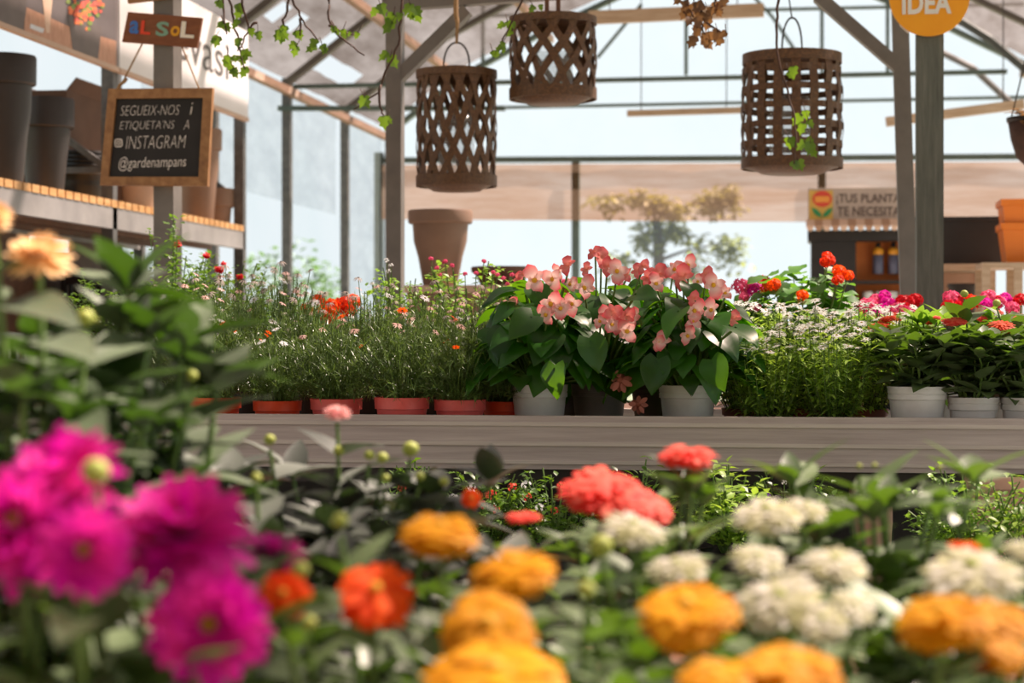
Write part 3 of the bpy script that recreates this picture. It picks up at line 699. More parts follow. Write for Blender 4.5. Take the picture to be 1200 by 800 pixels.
def m_begonia(name, mat, seed):
    random.seed(seed); b = MB()
    for a, L, W in ((90, 1.0, 0.98), (268, 1.0, 0.95), (5, 0.75, 0.55), (178, 0.75, 0.58), (140, 0.5, 0.35)):
        a = math.radians(a + rnd(-12, 12)); e = math.radians(rnd(12, 32))
        d = V(math.cos(a) * math.cos(e), math.sin(a) * math.cos(e), math.sin(e)); nn = V(-math.cos(a) * math.sin(e), -math.sin(a) * math.sin(e), math.cos(e))
        b.leaf(V(0, 0, 0), d, nn, L * rnd(.9, 1.15), W * rnd(.85, 1.05), 'frill', 0.3, rnd(-.25, .4), 8, wave=0.10, ph=rnd(0, 6))
    return b.mesh(name, mat)
def m_ball(name, mat, n, seed, flat=0.7):
    random.seed(seed); b = MB()
    for i in range(n):
        ph = math.acos(1 - 1.35 * (i + 0.5) / n); th = i * 2.39996
        c = V(math.sin(ph) * math.cos(th), math.sin(ph) * math.sin(th), math.cos(ph) * flat) * rnd(.75, .95)
        nn = c.normalized(); x = nn.cross(V(.2, .3, .9)).normalized(); y = nn.cross(x)
        for k_ in range(5):
            a = k_ * 1.2566 + i; d = x * math.cos(a) + y * math.sin(a) + nn * 0.25
            b.leaf(c, d, nn, 0.34, 0.27, 'blunt', 0.1, 0.1, 2)
    return b.mesh(name, mat)
def m_daisy(name, mat, cmat, n=14, seed=1, droop=0.1, w_=0.24):
    random.seed(seed); b = MB()
    for i in range(n):
        a = 2 * PI * i / n + rnd(-.05, .05); d = V(math.cos(a), math.sin(a), rnd(-.15, .15)); b.leaf(V(math.cos(a) * .2, math.sin(a) * .2, 0), d, V(0, 0, 1), 0.8, w_, 'ray', 0.1, droop, 2)
    b.ball(V(0, 0, 0.04), 0.22, 8, 4, 1, 0.5)
    return b.mesh(name, [mat, cmat])
DAHL = [(15, -12, .92, .32, .1, -.08), (15, 4, .88, .32, .1, 0), (14, 20, .76, .30, .1, .04), (12, 38, .6, .27, .1, .08), (10, 56, .44, .22, .1, .1)]
FL = {}
FL['magenta'] = (m_rings('bloom', M['pt_magenta'], DAHL, 2), m_center('bloom_center', M['ct_olive'], 0.16, 0.15))
FL['peach'] = (m_rings('bloom', M['pt_peach'], DAHL, 3), m_center('bloom_center', M['ct_olive'], 0.14, 0.15))
FL['orange'] = (m_pompon('bloom', M['pt_orange'], 40, 0.55, 0.58, 0.40, 4, 12, 100, 'blunt', 0.48, 0.2, 0.2), m_center('bloom_center', M['ct_yellow'], 0.14, 0.33))
FL['yellow'] = (m_pompon('bloom', M['pt_yellow'], 110, 0.5, 0.38, 0.30, 5, 8, 114, 'blunt', 0.68, 0.35, 0.12), m_center('bloom_center', M['ct_yellow'], 0.12, 0.33))
FL['white'] = (m_pompon('bloom', M['pt_white'], 85, 0.42, 0.36, 0.2, 6, 6, 106, 'petal', 0.66, 0.1, 0.16), m_center('bloom_center', M['bud'], 0.12, 0.27))
FL['coral'] = (m_pompon('bloom', M['pt_coral'], 90, 0.44, 0.34, 0.24, 7, 6, 112, 'blunt', 0.68, 0.2, 0.14), None)
FL['pinkdome'] = (m_pompon('bloom', M['pt_pink'], 60, 0.6, 0.4, 0.25, 8, 6, 100, 'petal', 0.6, 0.1), None)
FL['rust'] = (m_pompon('bloom', M['pt_rust'], 90, 0.42, 0.4, 0.2, 9, 6, 104, 'blunt', 0.66, 0.2), None)
FL['faded'] = (m_pompon('bloom', M['pt_faded'], 24, 0.9, 0.8, 0.45, 10, 30, 150, 'petal', 0.3, 0.1), None)
FL['begonia'] = (m_begonia('bloom', M['pt_begonia'], 1), m_center('bloom_center', M['ct_yellow'], 0.17, 0.1))
FL['begonia2'] = (m_begonia('bloom', M['pt_begonia'], 2), m_center('bloom_center', M['ct_yellow'], 0.16, 0.1))
FL['begonia3'] = (m_begonia('bloom', M['pt_begonia_deep'], 3), None)
for k_, mt in (('g_orange', 'pt_scarlet'), ('g_pink', 'pt_hotpink'), ('g_red', 'pt_red'), ('g_magenta', 'pt_magenta'), ('g_tangerine', 'pt_orange')):
    FL[k_] = (m_ball('bloom', M[mt], 26, 5), None)
FL['daisy'] = (m_daisy('bloom', M['pt_daisy'], M['ct_olive'], 16, 1), None)
FL['daisy_pink'] = (m_daisy('bloom', M['pt_pinkdaisy'], M['ct_dark'], 13, 2, 0.3), None)
FL['daisy_orange'] = (m_daisy('bloom', M['pt_orange'], M['ct_dark'], 13, 3, 0.0, 0.3), None)
FL['seedhead'] = (m_daisy('bloom', M['pt_seed'], M['ct_dark'], 11, 4, 0.75), None)
FL['rose'] = (m_pompon('bloom', M['pt_red'], 26, 0.95, 0.6, 0.6, 11, 10, 100, 'round', 0.4, 0.2), None)
FL['bud'] = (m_center('bud', M['bud'], 1.0, 0, 0.9), None)
FL['tiny_red'] = (m_ball('bloom', M['pt_coral'], 8, 9), None)
FL['tiny_violet'] = (m_ball('bloom', M['pt_violet'], 8, 9), None)
FL['tiny_white'] = (m_ball('bloom', M['pt_daisy'], 8, 9), None)
def bloom(kind, parent, loc, d, r_, spin=None, squash=1.0):
    me, ce = FL[kind]; nm = 'bud' if kind == 'bud' else 'bloom'
    o = link(nm, me, parent, loc, facing(d, rnd(0, 6.28) if spin is None else spin), (r_, r_, r_ * squash))
    if ce: link('bloom_center', ce, o)
    return o

# ---------------------------------------------------------------- pots and plant builders
def m_pot(name, rt, rb, h, mat, rim=0.22, groove=False):
    b = MB(); prof = [(rb, 0), (rb + (rt - rb) * (1 - rim) * 0.9, h * (1 - rim)), (rt * 0.985, h * (1 - rim) + 0.001)]
    if groove: prof += [(rt * 0.985, h * 0.84), (rt * 0.965, h * 0.845), (rt * 0.965, h * 0.865), (rt * 0.99, h * 0.87)]
    prof += [(rt * 1.0, h - 0.003), (rt * 1.02, h), (rt * 0.96, h), (rt * 0.9, h * 0.86)]
    b.lathe(prof, 28); return b.mesh(name, mat, True, 30)
def m_soil(rt, h):
    b = MB(); b.lathe([(rt * 0.915, h * 0.84), (rt * 0.6, h * 0.87), (0.002, h * 0.88)], 20, closed=True); return b.mesh('soil', M['soil'])
POT = {}
def pot(kind, r):
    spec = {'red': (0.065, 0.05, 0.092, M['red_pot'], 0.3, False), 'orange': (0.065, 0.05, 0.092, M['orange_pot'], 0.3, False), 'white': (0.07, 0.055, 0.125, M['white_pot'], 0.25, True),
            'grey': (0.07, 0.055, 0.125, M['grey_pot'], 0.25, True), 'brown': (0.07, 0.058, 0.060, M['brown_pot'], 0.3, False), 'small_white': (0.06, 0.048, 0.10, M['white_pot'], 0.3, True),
            'black': (0.07, 0.05, 0.11, M['black_plastic'], 0.2, False)}[kind]
    if kind not in POT: POT[kind] = (m_pot('pot', *spec), m_soil(spec[0], spec[2]))
    link('pot', POT[kind][0], r); link('soil', POT[kind][1], r); return spec[2] * 0.86
def leafy_stem(lb, sb, base, tip, L, W, step, shape='ovate', start=0.2, rs=0.003, end=0.97, grow=1.0, tilt=0.35, droop=0.3):
    base = V(*base); tip = V(*tip); d = tip - base; D = d.length
    mid = base.lerp(tip, 0.5) + V(rnd(-.02, .02), rnd(-.02, .02), 0.02)
    def pt(t): return base * (1 - t) ** 2 + mid * 2 * t * (1 - t) + tip * t * t
    sb.tube([pt(i / 5) for i in range(6)], [rs * (1.2 - 0.4 * i / 5) for i in range(6)], 5, cap=False)
    a0 = rnd(0, 6.28); k_ = 0; n = max(1, int(D * (end - start) / step))
    for i in range(n + 1):
        t = start + (end - start) * i / n; p = pt(t); a = a0 + i * 1.57
        for sg in (0, PI):
            ang = a + sg + rnd(-.3, .3); e = rnd(-0.1, 0.55) + tilt * t
            dd = V(math.cos(ang) * math.cos(e), math.sin(ang) * math.cos(e), math.sin(e)); nn = V(-math.cos(ang) * math.sin(e), -math.sin(ang) * math.sin(e), math.cos(e))
            sc = rnd(0.75, 1.15) * (1 if t < 0.75 else grow * (1.35 - 0.6 * t) if grow else 1)
            lb.leaf(p, dd, nn + V(rnd(-.3, .3), rnd(-.3, .3), 0), L * sc, W * sc, shape, 0.22, droop * rnd(.5, 1.5), 5)
def bouquet(name, label, cat, root, potk, leaf, flowers, L, W, step, extra=4, spread=0.1, top=0.3, group=None, shape='ovate', rs=0.003, face=None, low=0.12, rosette=True, tilt=0.35):
    """plant whose flowers stand at given points: flowers = (kind, world point, radius, facing or None, squash)"""
    r = thing(name, label, cat, root, group); h = pot(potk, r)
    lb = MB(); sb = MB()
    tips = [(V(*p) - r.location, True) for _, p, *_ in flowers]
    for i in range(extra):
        a = rnd(0, 6.28); q = spread * rnd(0.3, 1) ** 0.6
        tips.append((V(math.cos(a) * q, math.sin(a) * q, h + (top - h) * rnd(0.65, 1.0)), False))
    for tp, fl in tips:
        e = V(tp.x * 0.15 + rnd(-.015, .015), tp.y * 0.15 + rnd(-.015, .015), h)
        leafy_stem(lb, sb, e, tp - (V(0, 0, 0.012) if fl else V(0, 0, 0)), L, W, step, shape, low, rs, 0.86 if fl else 0.99, tilt=tilt)
        if not fl and rosette:
            for k_ in range(4):
                a = k_ * 1.57 + rnd(-.3, .3); el = rnd(0.5, 1.0); dd = V(math.cos(a) * math.cos(el), math.sin(a) * math.cos(el), math.sin(el))
                lb.leaf(tp, dd, V(-math.cos(a) * math.sin(el), -math.sin(a) * math.sin(el), math.cos(el)), L * rnd(.5, .8), W * rnd(.5, .8), shape, 0.25, 0.3, 5)
    lb.build('foliage', leaf, r, smooth=True); sb.build('stems', M['stem'], r, smooth=True)
    for f in flowers:
        kind, p, rad = f[:3]; d = f[3] if len(f) > 3 and f[3] else V(rnd(-.25, .25), rnd(-.45, .05), 1)
        bloom(kind, r, V(*p) - r.location, d, rad, squash=f[4] if len(f) > 4 else 1.0)
    return r

# --- feathery daisy plants in red pots; back rows in black pots to darken the gaps
def feathery(potk, seed, nst, H, R_, flowers, leaf, lab, nl=0.022, tall=0):
    random.seed(seed); r = thing('daisy_plant', lab, 'potted plant', (0, 0, -50)); h = pot(potk, r); lb = MB(); sb = MB()
    for i in range(nst):
        a = rnd(0, 6.28); el = rnd(-0.15, 1.5) ; q = R_ * math.cos(el) ** 0.8; tip = V(math.cos(a) * q, math.sin(a) * q, h + H * (0.2 + 0.8 * math.sin(el)) * rnd(.8, 1.05))
        base = V(math.cos(a) * rnd(0, .045), math.sin(a) * rnd(0, .045), h); mid = base.lerp(tip, 0.5) + V(0, 0, 0.03)
        pt = lambda t: base * (1 - t) ** 2 + mid * 2 * t * (1 - t) + tip * t * t
        sb.tube([pt(k / 4) for k in range(5)], 0.0012, 3, cap=False)
        for k in range(24):
            t = rnd(0.12, 1.0) ** 0.8; p = pt(t); d = V(rnd(-1, 1), rnd(-1, 1), rnd(-.7, 1.0)) + (tip - base).normalized() * 0.35
            lb.leaf(p, d, V(rnd(-.5, .5), rnd(-.5, .5), 1), nl * rnd(.7, 1.4), 0.0028, 'needle', 0.0, rnd(-.3, .6), 3)
    fl = []
    for kind, n, rad, hh in flowers:
        for i in range(n):
            a = rnd(0, 6.28); q = R_ * rnd(0.1, 0.95); z = h + H * (1.0 - 0.45 * (q / R_) ** 2) * rnd(0.93, 1.08) + hh * rnd(.3, 1)
            p = V(math.cos(a) * q, math.sin(a) * q, z); e = V(p.x * 0.6, p.y * 0.6, h + (z - h) * 0.5)
            sb.tube([e, e.lerp(p, .6) + V(rnd(-.006, .006), rnd(-.006, .006), .01), p], 0.0011, 3, cap=False); fl.append((kind, p, rad))
    lb.build('foliage', leaf, r, smooth=True); sb.build('stems', M['stem'], r, smooth=True)
    for kind, p, rad in fl: bloom(kind, r, p, V(rnd(-.7, .7), rnd(-.7, .7), 0.9), rad * rnd(.8, 1.15))
    return r
GF = 'feathery daisy plants on the bench'
f1 = feathery('red', 11, 140, 0.20, 0.13, [('daisy_pink', 5, 0.012, 0.02), ('daisy_orange', 2, 0.012, 0.02)], M['lf_needle'], '')
f2 = feathery('orange', 12, 140, 0.195, 0.13, [('daisy', 4, 0.012, 0.02), ('daisy_orange', 4, 0.011, 0.02)], M['lf_needle'], '')
f3 = feathery('black', 13, 140, 0.26, 0.14, [('seedhead', 8, 0.013, 0.05), ('daisy_pink', 4, 0.012, 0.04), ('daisy', 2, 0.013, 0.02)], M['lf_needle'], '')  # black pots in place of red, painting the shade between front pots
used = []
def T(px, d, z=ZT): q = PB(px, HOR, d) if z == ZT else P(px, HOR, d); return V(q.x, q.y, z)
def PB(px, py, d): return PY(px, py, d * 0.989)                 # along the bench rows
random.seed(21)
for proto, px, d, sc, lb in [
    (f2, 252, 4.80, 1.0, 'feathery daisy plant in a wide orange-red pot at the left end of the bench front'),
    (f2, 325, 4.80, 0.92, 'feathery daisy plant in an orange-red pot, second along the bench front'),
    (f1, 394, 4.80, 0.98, 'feathery daisy plant in a coral pot just behind the pale pink flower'),
    (f1, 471, 4.78, 1.03, 'feathery daisy plant in a coral pot with soil spilt on the board below it'),
    (f1, 539, 4.80, 0.97, 'feathery daisy plant in the coral pot nearest the begonias'),
    (f2, 592, 4.90, 0.9, 'feathery plant in a shaded dark red pot tucked beside the white pot'),
    (f3, 215, 5.2, 1.0, 'feathery daisy plant in the second row, behind the leftmost orange-red pot'),
    (f3, 290, 5.2, 0.98, 'feathery daisy plant in the second row behind the gap of the two orange-red pots'),
    (f3, 362, 5.18, 0.95, 'feathery daisy plant in the second row below the white daisies'),
    (f3, 432, 5.2, 1.0, 'feathery daisy plant in the second row between the two coral pots'),
    (f3, 505, 5.2, 0.98, 'feathery daisy plant in the second row below the cluster of dark seedheads'),
    (f3, 575, 5.25, 0.95, 'feathery daisy plant in the second row touching the begonia leaves'),
    (f3, 262, 5.6, 1.12, 'tall feathery daisy plant in the third row below the red roses'),
    (f3, 330, 5.6, 1.15, 'tall feathery daisy plant in the third row in front of the clear side wall'),
    (f3, 452, 5.62, 0.86, 'tall feathery daisy plant in the third row in front of the grey post'),
    (f3, 520, 5.66, 0.84, 'tall feathery daisy plant in the third row below the taupe pot'),
]:
    o = place(proto, used, T(px, d), rnd(0, 6.28), lb, sc, GF)

# --- white asters
def aster(seed, nst, H, R_, nfl, lab, potk='brown', leaf=None, fk='daisy', frad=0.012):
    random.seed(seed); r = thing('aster_plant', lab, 'potted plant', (0, 0, -50)); h = pot(potk, r); lb = MB(); sb = MB(); fl = []
    for i in range(nst):
        a = rnd(0, 6.28); q = R_ * rnd(0, 1) ** 0.55; tip = V(math.cos(a) * q, math.sin(a) * q, h + H * rnd(.45, 1.0) if i >= nfl else h + H * rnd(.70, 1.06)); base = V(tip.x * .45, tip.y * .45, h)
        pt = lambda t: base.lerp(tip, t) + V(tip.x, tip.y, 0) * (0.12 * math.sin(PI * t))
        sb.tube([pt(k / 3) for k in range(4)], 0.0013, 3, cap=False)
        for k in range(20):
            t = 0.08 + 0.88 * k / 19; aa = k * 2.4 + i; e = rnd(-0.25, 0.75); d = V(math.cos(aa) * math.cos(e), math.sin(aa) * math.cos(e), math.sin(e))
            lb.leaf(pt(t), d, V(-math.cos(aa) * math.sin(e), -math.sin(aa) * math.sin(e), math.cos(e)), 0.04 * rnd(.7, 1.2), 0.0098, 'lance', 0.15, 0.3, 3)
        if i < nfl: fl.append(tip)
    lb.build('foliage', leaf or M['lf_aster'], r, smooth=True); sb.build('stems', M['stem'], r, smooth=True)
    for p in fl: bloom(fk, r, p + V(0, 0, .012), V(rnd(-.5, .5), rnd(-.7, .2), 1), frad * rnd(.8, 1.2))
    return r
a1 = aster(31, 84, 0.25, 0.135, 46, '', frad=.0145); a2 = aster(32, 84, 0.25, 0.135, 48, '', frad=.0145)
for proto, px, d, sc, lb in [
    (a1, 902, 4.84, 0.84, 'bushy aster full of small white daisies, front left of the white clump'),
    (a2, 976, 4.84, 0.84, 'bushy aster full of small white daisies, front right beside the zinnias'),
    (a2, 878, 5.15, 1.0, 'white aster bush in the second row beside the begonia leaves'),
    (a1, 943, 5.15, 1.03, 'white aster bush in the middle of the white clump, second row'),
    (a2, 1008, 5.15, 1.0, 'white aster bush in the second row below the pink geraniums'),
]:
    place(proto, used, T(px, d), rnd(0, 6.28), lb, sc, 'white asters on the bench')

# --- begonias
def begonia(label, px, d, potk, flw, nleaf, R_, H, seed, leans=()):
    random.seed(seed); r = thing('begonia_plant', label, 'potted plant', T(px, d), 'pink begonias on the bench'); h = pot(potk, r); lb = MB(); sb = MB()
    L0_ = r.location
    def big(p, dr, nn, s_):
        sb.tube([V(p.x * 0.12, p.y * 0.12, h - .01), V(p.x * 0.5, p.y * 0.5, h + (p.z - h) * 0.7), p], 0.0035, 5, cap=False)
        dd = dr.normalized(); sd = dd.cross(nn).normalized(); n2 = sd.cross(dd); seg = 8
        vs = []; ph = rnd(0, 6)
        for i in range(seg + 1):
            t = i / seg; wd = WID['cordate'](t) * s_ * 0.46
            back = 0.16 * s_ * max(0, 1 - t * 4)
            for k_ in range(-2, 3):
                x = k_ / 2; c = p + dd * (s_ * (t - 0.12) - back * (abs(x) > .1) * abs(x)) + sd * wd * x
                c += n2 * (0.30 * wd * abs(x) ** 1.3 - 0.34 * s_ * t * t + 0.025 * s_ * math.sin(ph + t * 8 + x * 3) * abs(x) - 0.06 * s_ * (abs(x) ** 3))
                vs.append(c)
        lb.add(vs, [(i * 5 + k, i * 5 + k + 1, i * 5 + k + 6, i * 5 + k + 5) for i in range(seg) for k in range(4)])
    for i in range(nleaf):
        u = (i + 0.5) / nleaf; el = math.asin(min(1, 0.02 + u * 0.95)); a = i * 2.39996 + rnd(-.3, .3)
        q = R_ * math.cos(el) * rnd(.75, 1.0); p = V(math.cos(a) * q, math.sin(a) * q, h + 0.03 + H * math.sin(el) * rnd(.75, 1.0))
        out = V(math.cos(a), math.sin(a), 0); tl = rnd(-.55, .1) - 0.25 * math.cos(el)
        dr = out * 1.0 + V(rnd(-.5, .5), rnd(-.5, .5), tl); nn = out * 0.55 * math.cos(el) + V(rnd(-.3, .3), rnd(-.3, .3), 0.9)
        big(p, dr, nn, rnd(.06, .10))
    for (x, y, dd_, s_, ax, az) in leans:
        p = PB(x, y, dd_) - L0_; big(p, V(ax, -0.5 + rnd(-.3, .3), az), V(rnd(-.6, .6), -0.55, rnd(.5, 1.0)), s_ * 0.74)
    lb.build('foliage', M['lf_begonia'], r, smooth=True)
    for (kind, x, y, dd_, rad) in flw:
        p = PB(x, y, dd_) - L0_; sb.tube([V(p.x * .15, p.y * .15, h), V(p.x * .6, p.y * .6, h + (p.z - h) * .6), p + V(0, 0.012, -0.005)], 0.0026, 5, cap=False)
        bloom(kind, r, p, V(rnd(-.7, .7) + 0.1, -1, rnd(-.2, .7)), rad * 1.12, rnd(-.6, .6))
    sb.build('stems', M['stem'], r, smooth=True)
    return r
B1, B2, B3 = 'begonia', 'begonia2', 'begonia3'
begonia('pink-flowered begonia in a white pot, left one, with a big leaf over the pot rim', 632, 4.86, 'white',
    [(B1, 627, 329, 4.78, .036), (B2, 648, 327, 4.82, .032), (B3, 666, 312, 4.86, .026), (B1, 645, 356, 4.72, .032), (B2, 657, 362, 4.72, .030), (B2, 671, 356, 4.74, .028), (B1, 597, 357, 4.8, .024), (B3, 609, 327, 4.95, .018), (B1, 640, 369, 4.7, .026), (B3, 613, 322, 4.9, .016)],
    94, 0.16, 0.25, 41, [(650, 432, 4.66, .105, -0.1, -0.9), (622, 372, 4.66, .11, -0.5, -0.4), (600, 388, 4.7, .1, -0.8, -0.3)])
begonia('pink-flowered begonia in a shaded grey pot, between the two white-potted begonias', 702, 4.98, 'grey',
    [(B1, 684, 338, 4.82, .033), (B3, 704, 302, 4.92, .028), (B3, 697, 297, 4.96, .02), (B2, 723, 318, 4.86, .032), (B3, 711, 313, 4.9, .024), (B2, 667, 333, 4.88, .024), (B1, 711, 372, 4.74, .028), (B3, 717, 366, 4.72, .026), (B2, 717, 381, 4.72, .026), (B1, 735, 388, 4.72, .03), (B2, 727, 379, 4.74, .027), (B3, 733, 371, 4.74, .026), (B1, 744, 372, 4.78, .022), (B1, 703, 377, 4.74, .02), (B2, 739, 372, 4.76, .026), ('faded', 727, 446, 4.74, .028), ('faded', 748, 474, 4.73, .022), (B3, 753, 312, 4.95, .02)],
    94, 0.16, 0.26, 42, [(692, 400, 4.68, .11, 0.3, -0.7), (745, 345, 4.75, .1, 0.6, 0.1)])
begonia('pink-flowered begonia in a white pot, right one, beside the white asters', 806, 4.86, 'white',
    [(B3, 770, 322, 4.86, .03), (B1, 769, 333, 4.8, .026), (B2, 790, 316, 4.84, .026), (B3, 800, 325, 4.82, .032), (B1, 806, 311, 4.86, .026), (B2, 836, 334, 4.78, .032), (B1, 850, 344, 4.8, .022), (B3, 828, 322, 4.84, .022), (B1, 813, 364, 4.7, .030), (B2, 812, 376, 4.7, .026), (B1, 834, 364, 4.72, .028), (B3, 812, 350, 4.72, .02), (B2, 776, 399, 4.7, .024), (B1, 806, 394, 4.68, .024), (B3, 760, 326, 4.86, .022), (B1, 772, 402, 4.7, .02), (B3, 860, 374, 4.8, .022)],
    96, 0.165, 0.25, 43, [(862, 384, 4.66, .115, 0.9, -0.25), (795, 365, 4.68, .11, -0.5, -0.5), (770, 425, 4.68, .11, -0.2, -0.8), (835, 425, 4.68, .105, 0.3, -0.8)])
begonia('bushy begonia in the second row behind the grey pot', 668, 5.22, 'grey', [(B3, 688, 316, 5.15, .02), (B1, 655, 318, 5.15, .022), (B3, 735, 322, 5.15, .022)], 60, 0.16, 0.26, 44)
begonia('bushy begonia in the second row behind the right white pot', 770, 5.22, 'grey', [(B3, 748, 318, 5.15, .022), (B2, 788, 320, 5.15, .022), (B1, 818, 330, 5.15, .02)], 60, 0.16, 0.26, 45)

# --- broad-leaved zinnias, right end of the bench
random.seed(51)
Zl = M['lf_zinnia']
bouquet('zinnia_plant', 'broad-leaved zinnia in a white pot, left one, with rust-red flowers beside the asters', 'potted plant', T(1075, 4.82), 'white', Zl,
    [('rust', PB(1031, 384, 4.95), .032), ('rust', PB(1040, 374, 4.98), .026), ('coral', PB(1098, 372, 4.9), .012)], .088, .05, .036, 14, .13, .235, 'zinnias at the right end of the bench', low=0.16)
bouquet('zinnia_plant', 'broad-leaved zinnia in a white pot, middle one, with a flat coral flower', 'potted plant', T(1141, 4.82), 'small_white', Zl,
    [('coral', PB(1118, 377, 4.85), .036, V(0, -.25, 1), 0.6), ('bud', PB(1130, 344, 4.9), .010)], .088, .05, .036, 14, .13, .235, 'zinnias at the right end of the bench', low=0.16)
bouquet('zinnia_plant', 'broad-leaved zinnia with a dark orange flower at the right edge', 'potted plant', T(1203, 4.82), 'small_white', Zl,
    [('rust', PB(1173, 383, 4.82), .036, V(0, -.35, 1)), ('rust', PB(1170, 366, 5.0), .016), ('bud', PB(1168, 355, 4.9), .010)], .088, .05, .036, 14, .13, .235, 'zinnias at the right end of the bench', low=0.16)
bouquet('zinnia_plant', 'fresh green zinnia in the second row in front of the wooden post', 'potted plant', T(1100, 5.15), 'white', M['lf_lime'],
    [('coral', PB(1090, 378, 5.1), .016)], .095, .05, .045, 12, .12, .28, low=0.05)
bouquet('zinnia_plant', 'leafy zinnia in the second row at the right edge behind the dark orange flower', 'potted plant', T(1175, 5.2), 'white', Zl, [('coral', PB(1150, 373, 5.1), .02), ('coral', PB(1195, 372, 5.1), .02)], .09, .05, .04, 12, .13, .27, low=0.05)

# --- geraniums and mixed colour on the rear bench
def geranium(label, px, d, flw, seed, R_=0.15, H=0.24, group=None, leaf=None, nleaf=210, ls=0.056, name='geranium_plant', z=ZT):
    random.seed(seed); r = thing(name, label, 'potted plant', T(px, d, z), group); h = pot('black', r); lb = MB(); sb = MB()
    for i in range(nleaf):
        u = (i + .5) / nleaf; el = math.asin(u) ; a = i * 2.39996; q = R_ * math.cos(el) ** .6 * rnd(.5, 1.05); p = V(math.cos(a) * q, math.sin(a) * q, h + .02 + H * math.sin(el) ** .6 * rnd(.75, 1.05))
        dd = V(math.cos(a) + rnd(-.6, .6), math.sin(a) + rnd(-.6, .6), rnd(-.4, .3)); nn = V(math.cos(a) * .4 + rnd(-.4, .4), math.sin(a) * .4 + rnd(-.4, .4), 1)
        s_ = ls * rnd(.7, 1.2); lb.leaf(p - dd.normalized() * s_ * .5, dd, nn, s_, s_ * 1.1, 'round', 0.2, 0.2, 5, wave=0.05, ph=rnd(0, 6))
        if i % 4 == 0: sb.tube([V(p.x * .15, p.y * .15, h), p], 0.0018, 4, cap=False)
    for kind, p, rad in flw:
        p = V(*p) - r.location; sb.tube([V(p.x * .2, p.y * .2, h), V(p.x * .7, p.y * .7, p.z * .7), p], 0.002, 4, cap=False); bloom(kind, r, p, V(rnd(-.3, .3), -.5, 1), rad)
    lb.build('foliage', leaf or M['lf_geranium'], r, smooth=True); sb.build('stems', M['stem'], r, smooth=True); return r
GG = 'geraniums on the rear bench'
geranium('bushy geranium with orange flower heads standing above the white asters', 945, 6.3, [('g_orange', PB(970, 306, 6.2), .026), ('g_tangerine', PB(983, 318, 6.15), .024), ('g_tangerine', PB(994, 323, 6.15), .02), ('g_orange', PB(982, 328, 6.1), .02), ('g_tangerine', PB(907, 334, 6.15), .024), ('g_tangerine', PB(940, 346, 6.1), .02), ('g_orange', PB(969, 300, 6.25), .018)], 61, 0.22, 0.33, GG)
geranium('geranium with small dull pink heads just right of the begonias', 878, 6.4, [('g_pink', PB(868, 336, 6.3), .03), ('g_magenta', PB(884, 340, 6.3), .028), ('g_red', PB(895, 330, 6.35), .024), ('g_pink', PB(886, 360, 6.2), .018), ('g_pink', PB(872, 348, 6.25), .018), ('g_tangerine', PB(897, 338, 6.2), .018)], 62, 0.14, 0.24, GG)
geranium('geranium covered in pink and magenta heads left of the grey post', 1035, 6.3, [('g_pink', PB(1018, 360, 6.15), .034), ('g_pink', PB(1026, 352, 6.2), .024), ('g_magenta', PB(1040, 357, 6.15), .03), ('g_magenta', PB(1030, 366, 6.1), .026), ('g_red', PB(1060, 355, 6.15), .032), ('g_pink', PB(1052, 364, 6.1), .03), ('g_red', PB(1072, 352, 6.2), .026), ('g_magenta', PB(1036, 348, 6.2), .024), ('g_pink', PB(1066, 366, 6.1), .024), ('g_orange', PB(1048, 374, 6.0), .024)], 63, 0.15, 0.17, GG)
geranium('geranium with scarlet and pink heads right of the wooden post', 1130, 6.25, [('g_pink', PB(1115, 350, 6.1), .03), ('g_red', PB(1124, 356, 6.1), .034), ('g_orange', PB(1136, 354, 6.1), .03), ('g_red', PB(1112, 360, 6.05), .026), ('g_pink', PB(1158, 348, 6.15), .026), ('g_magenta', PB(1156, 356, 6.1), .02)], 64, 0.15, 0.18, GG)
geranium('geranium with pink and red heads at the right edge of the rear bench', 1190, 6.3, [('g_pink', PB(1170, 355, 6.15), .026), ('g_pink', PB(1186, 361, 6.1), .024), ('g_red', PB(1197, 352, 6.2), .026), ('g_magenta', PB(1178, 350, 6.2), .022), ('g_red', PB(1168, 352, 6.15), .018)], 65, 0.14, 0.18, GG)
geranium('leafy plant with large orange flowers behind the white daisies', 392, 5.95, [('g_tangerine', PB(386, 362, 5.82), .036), ('g_orange', PB(404, 358, 5.85), .034), ('g_tangerine', PB(412, 354, 5.88), .03), ('g_orange', PB(385, 374, 5.8), .026), ('g_orange', PB(360, 362, 5.85), .022), ('g_tangerine', PB(372, 352, 5.9), .022), ('g_orange', PB(410, 366, 5.82), .022)], 66, 0.13, 0.16, None, M['lf_small'])
